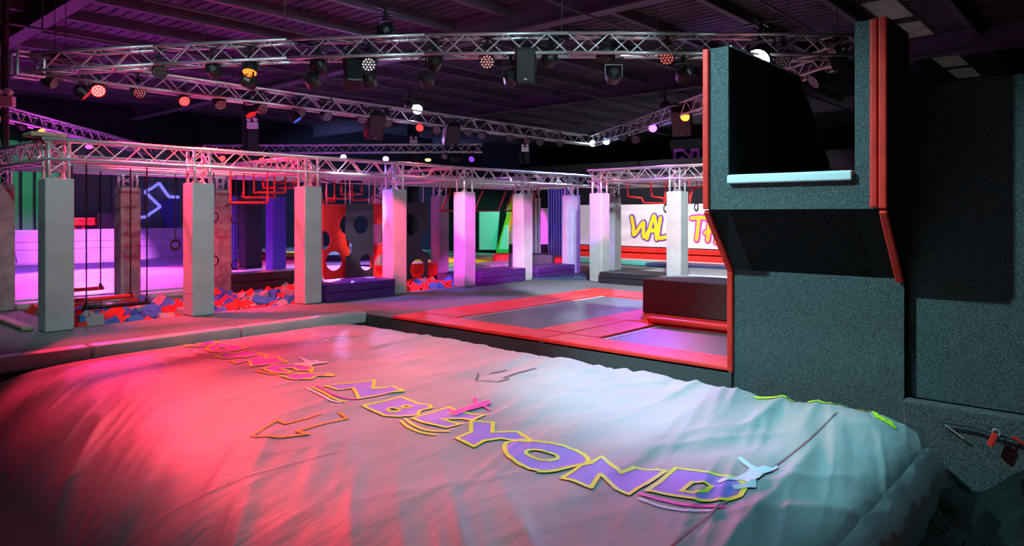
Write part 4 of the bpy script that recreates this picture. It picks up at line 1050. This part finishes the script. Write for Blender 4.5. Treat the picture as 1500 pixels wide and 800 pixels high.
# coloured washes from the crossing truss onto the rig columns
def wash(t, tgt, c, pw, ang, lab, bl=0.3):
    p = lerp(P1, PA, t, HT - 0.45); par(p, tgt, lab, None, c, pw, ang, bl, 1.0, 6)
wash(0.50, (CX[4] + 0.2, YF, 1.0), MAG, 4200, 18, 'magenta wash light on the crossing truss aimed at the fifth column')
wash(0.60, (CX[5] + 0.1, YF, 1.0), (1.0, 0.2, 0.8), 3600, 14, 'pink wash light on the crossing truss aimed at the sixth column')
wash(0.43, (CX[3] + 0.1, YF, 1.0), (1.0, 0.08, 0.22), 2600, 18, 'rosy wash light on the crossing truss aimed at the fourth column')
wash(0.72, (CX[6] + 0.1, YF, 1.1), PUR, 3600, 15, 'violet wash light on the crossing truss aimed at the seventh column')
wash(0.88, (13.7, 9.3, 1.8), (1.0, 0.1, 0.08), 2400, 14, 'red wash light on the crossing truss aimed at the creased column')
wash(0.28, (CX[5] + 0.6, YF, 1.0), (0.8, 0.95, 1.0), 1300, 16, 'added white wash light on the crossing truss aimed along the row of columns')  # added to whiten the left sides of the farther columns
wash(0.36, (9.4, 12.4, 1.0), (1.0, 0.85, 0.85), 1800, 15, 'added pale wash light on the crossing truss aimed at the hole boards')  # added only to brighten the hanging boards
for k, (y, ty, nm) in enumerate(((6.2, 8.5, 'nearest the tower'), (8.0, 10.5, 'in the middle'), (10.2, 13.2, 'at the curtain end'))):
    par((BX2 + 3.0, y, RT + 0.13), (XP, ty, 1.1), 'added white flood light on the rear beam of the right bay, ' + nm, None, (1.0, 0.86, 0.95), 750, 100, 0.6, 1.0, 3)  # added lights that brighten the lettered board evenly
# lamps on the left truss washing column sides and the back court
def lwash(t, tgt, c, pw, ang, lab):
    p = (TL0.x + (TL1.x - TL0.x) * t, TL0.y + (TL1.y - TL0.y) * t, 3.55); par(p, tgt, lab, None, c, pw, ang, 0.5, 1.0, 4)
lwash(0.45, (6.5, 19.0, 0), MAG, 5500, 80, 'magenta flood light on the violet truss')
lwash(0.75, (8.0, 26.5, 0.5), (0.75, 0.15, 1.0), 1500, 80, 'violet flood light on the violet truss')
lwash(0.9, (5.5, 29.9, 2.0), GRN, 700, 60, 'green flood light on the violet truss')
def bwash(t, tgt, c, pw, ang, lab, es=0.6):  # extra lamps, added to tint column sides and walkway
    par(lerp(P1, P2, t, HT - 0.46), tgt, lab, None, c, pw, ang, 0.5, 1.0, es)
bwash(0.045, (6.4, 11.2, 0.9), RED, 2600, 95, 'added red flood light on the parallel truss aimed down at the second column')
bwash(0.235, (7.0, 11.06, 1.4), RED, 500, 60, 'added red flood light on the parallel truss aimed at the third column')
bwash(0.30, (8.92, 11.0, 1.0), BLU, 800, 60, 'added blue flood light on the parallel truss aimed at the fourth column')
ceiling_lamp((4.6, 2.8, 5.4), (4.9, 3.5, 0), 'added teal fill lamp over the lettering of the airbag', (0.30, 0.85, 1.0), 520, 82, 0.8, 0.15)  # added fill that lays teal over the whole bag
ceiling_lamp((1.2, 5.6, 5.2), (4.6, 11.2, 1.4), 'added pale teal fill lamp facing the end of the rig', (0.6, 0.97, 1.0), 750, 52, 0.6, 0.1)  # added lamp for the fronts of the end columns
ceiling_lamp((9.6, 6.3, 5.38), (9.0, 5.8, 0), 'added white fill lamp over the trampolines', (0.85, 0.97, 1.0), 480, 85, 0.6, 0.1)  # added lamp that lifts the red frame pads and beds
wash(0.80, (12.6, 7.0, 0.6), (0.8, 0.95, 1.0), 3200, 62, 'added white wash light on the crossing truss aimed at the carpeted block')  # added to light the block and the pale creased column
def fwash(t, tgt, c, pw, ang, lab):
    p = (TF0.x + (TF1.x - TF0.x) * t, TF0.y + (TF1.y - TF0.y) * t, 3.52); par(p, tgt, lab, None, c, pw, ang, 0.5, 1.0, 2)
fwash(0.9, (XP, 17.3, 0.9), MAG, 1800, 26, 'magenta flood light on the far truss')
fwash(0.3, (19.0, 27.0, 0.8), (0.3, 0.4, 1.0), 5000, 80, 'blue flood light on the far truss')
# violet up-lights added to tint the roof
def up(pos, tgt, c, pw, lab):
    par(pos, tgt, lab, None, c, pw, 120, 0.8, 1.0, 2)
up(lerp(P1, PA, 0.45, HT + 0.25), (9, 9, RZ), (0.45, 0.15, 0.75), 42, 'added violet up light on the crossing truss')
up(lerp(P2, PA, 0.45, HT + 0.12), (16, 6, RZ), (0.45, 0.12, 0.8), 80, 'added violet up light on the far apex truss')
up(lerp(P1, P2, 0.5, HT + 0.12), (12, 16, RZ), (0.35, 0.12, 0.9), 45, 'added violet up light on the parallel truss')
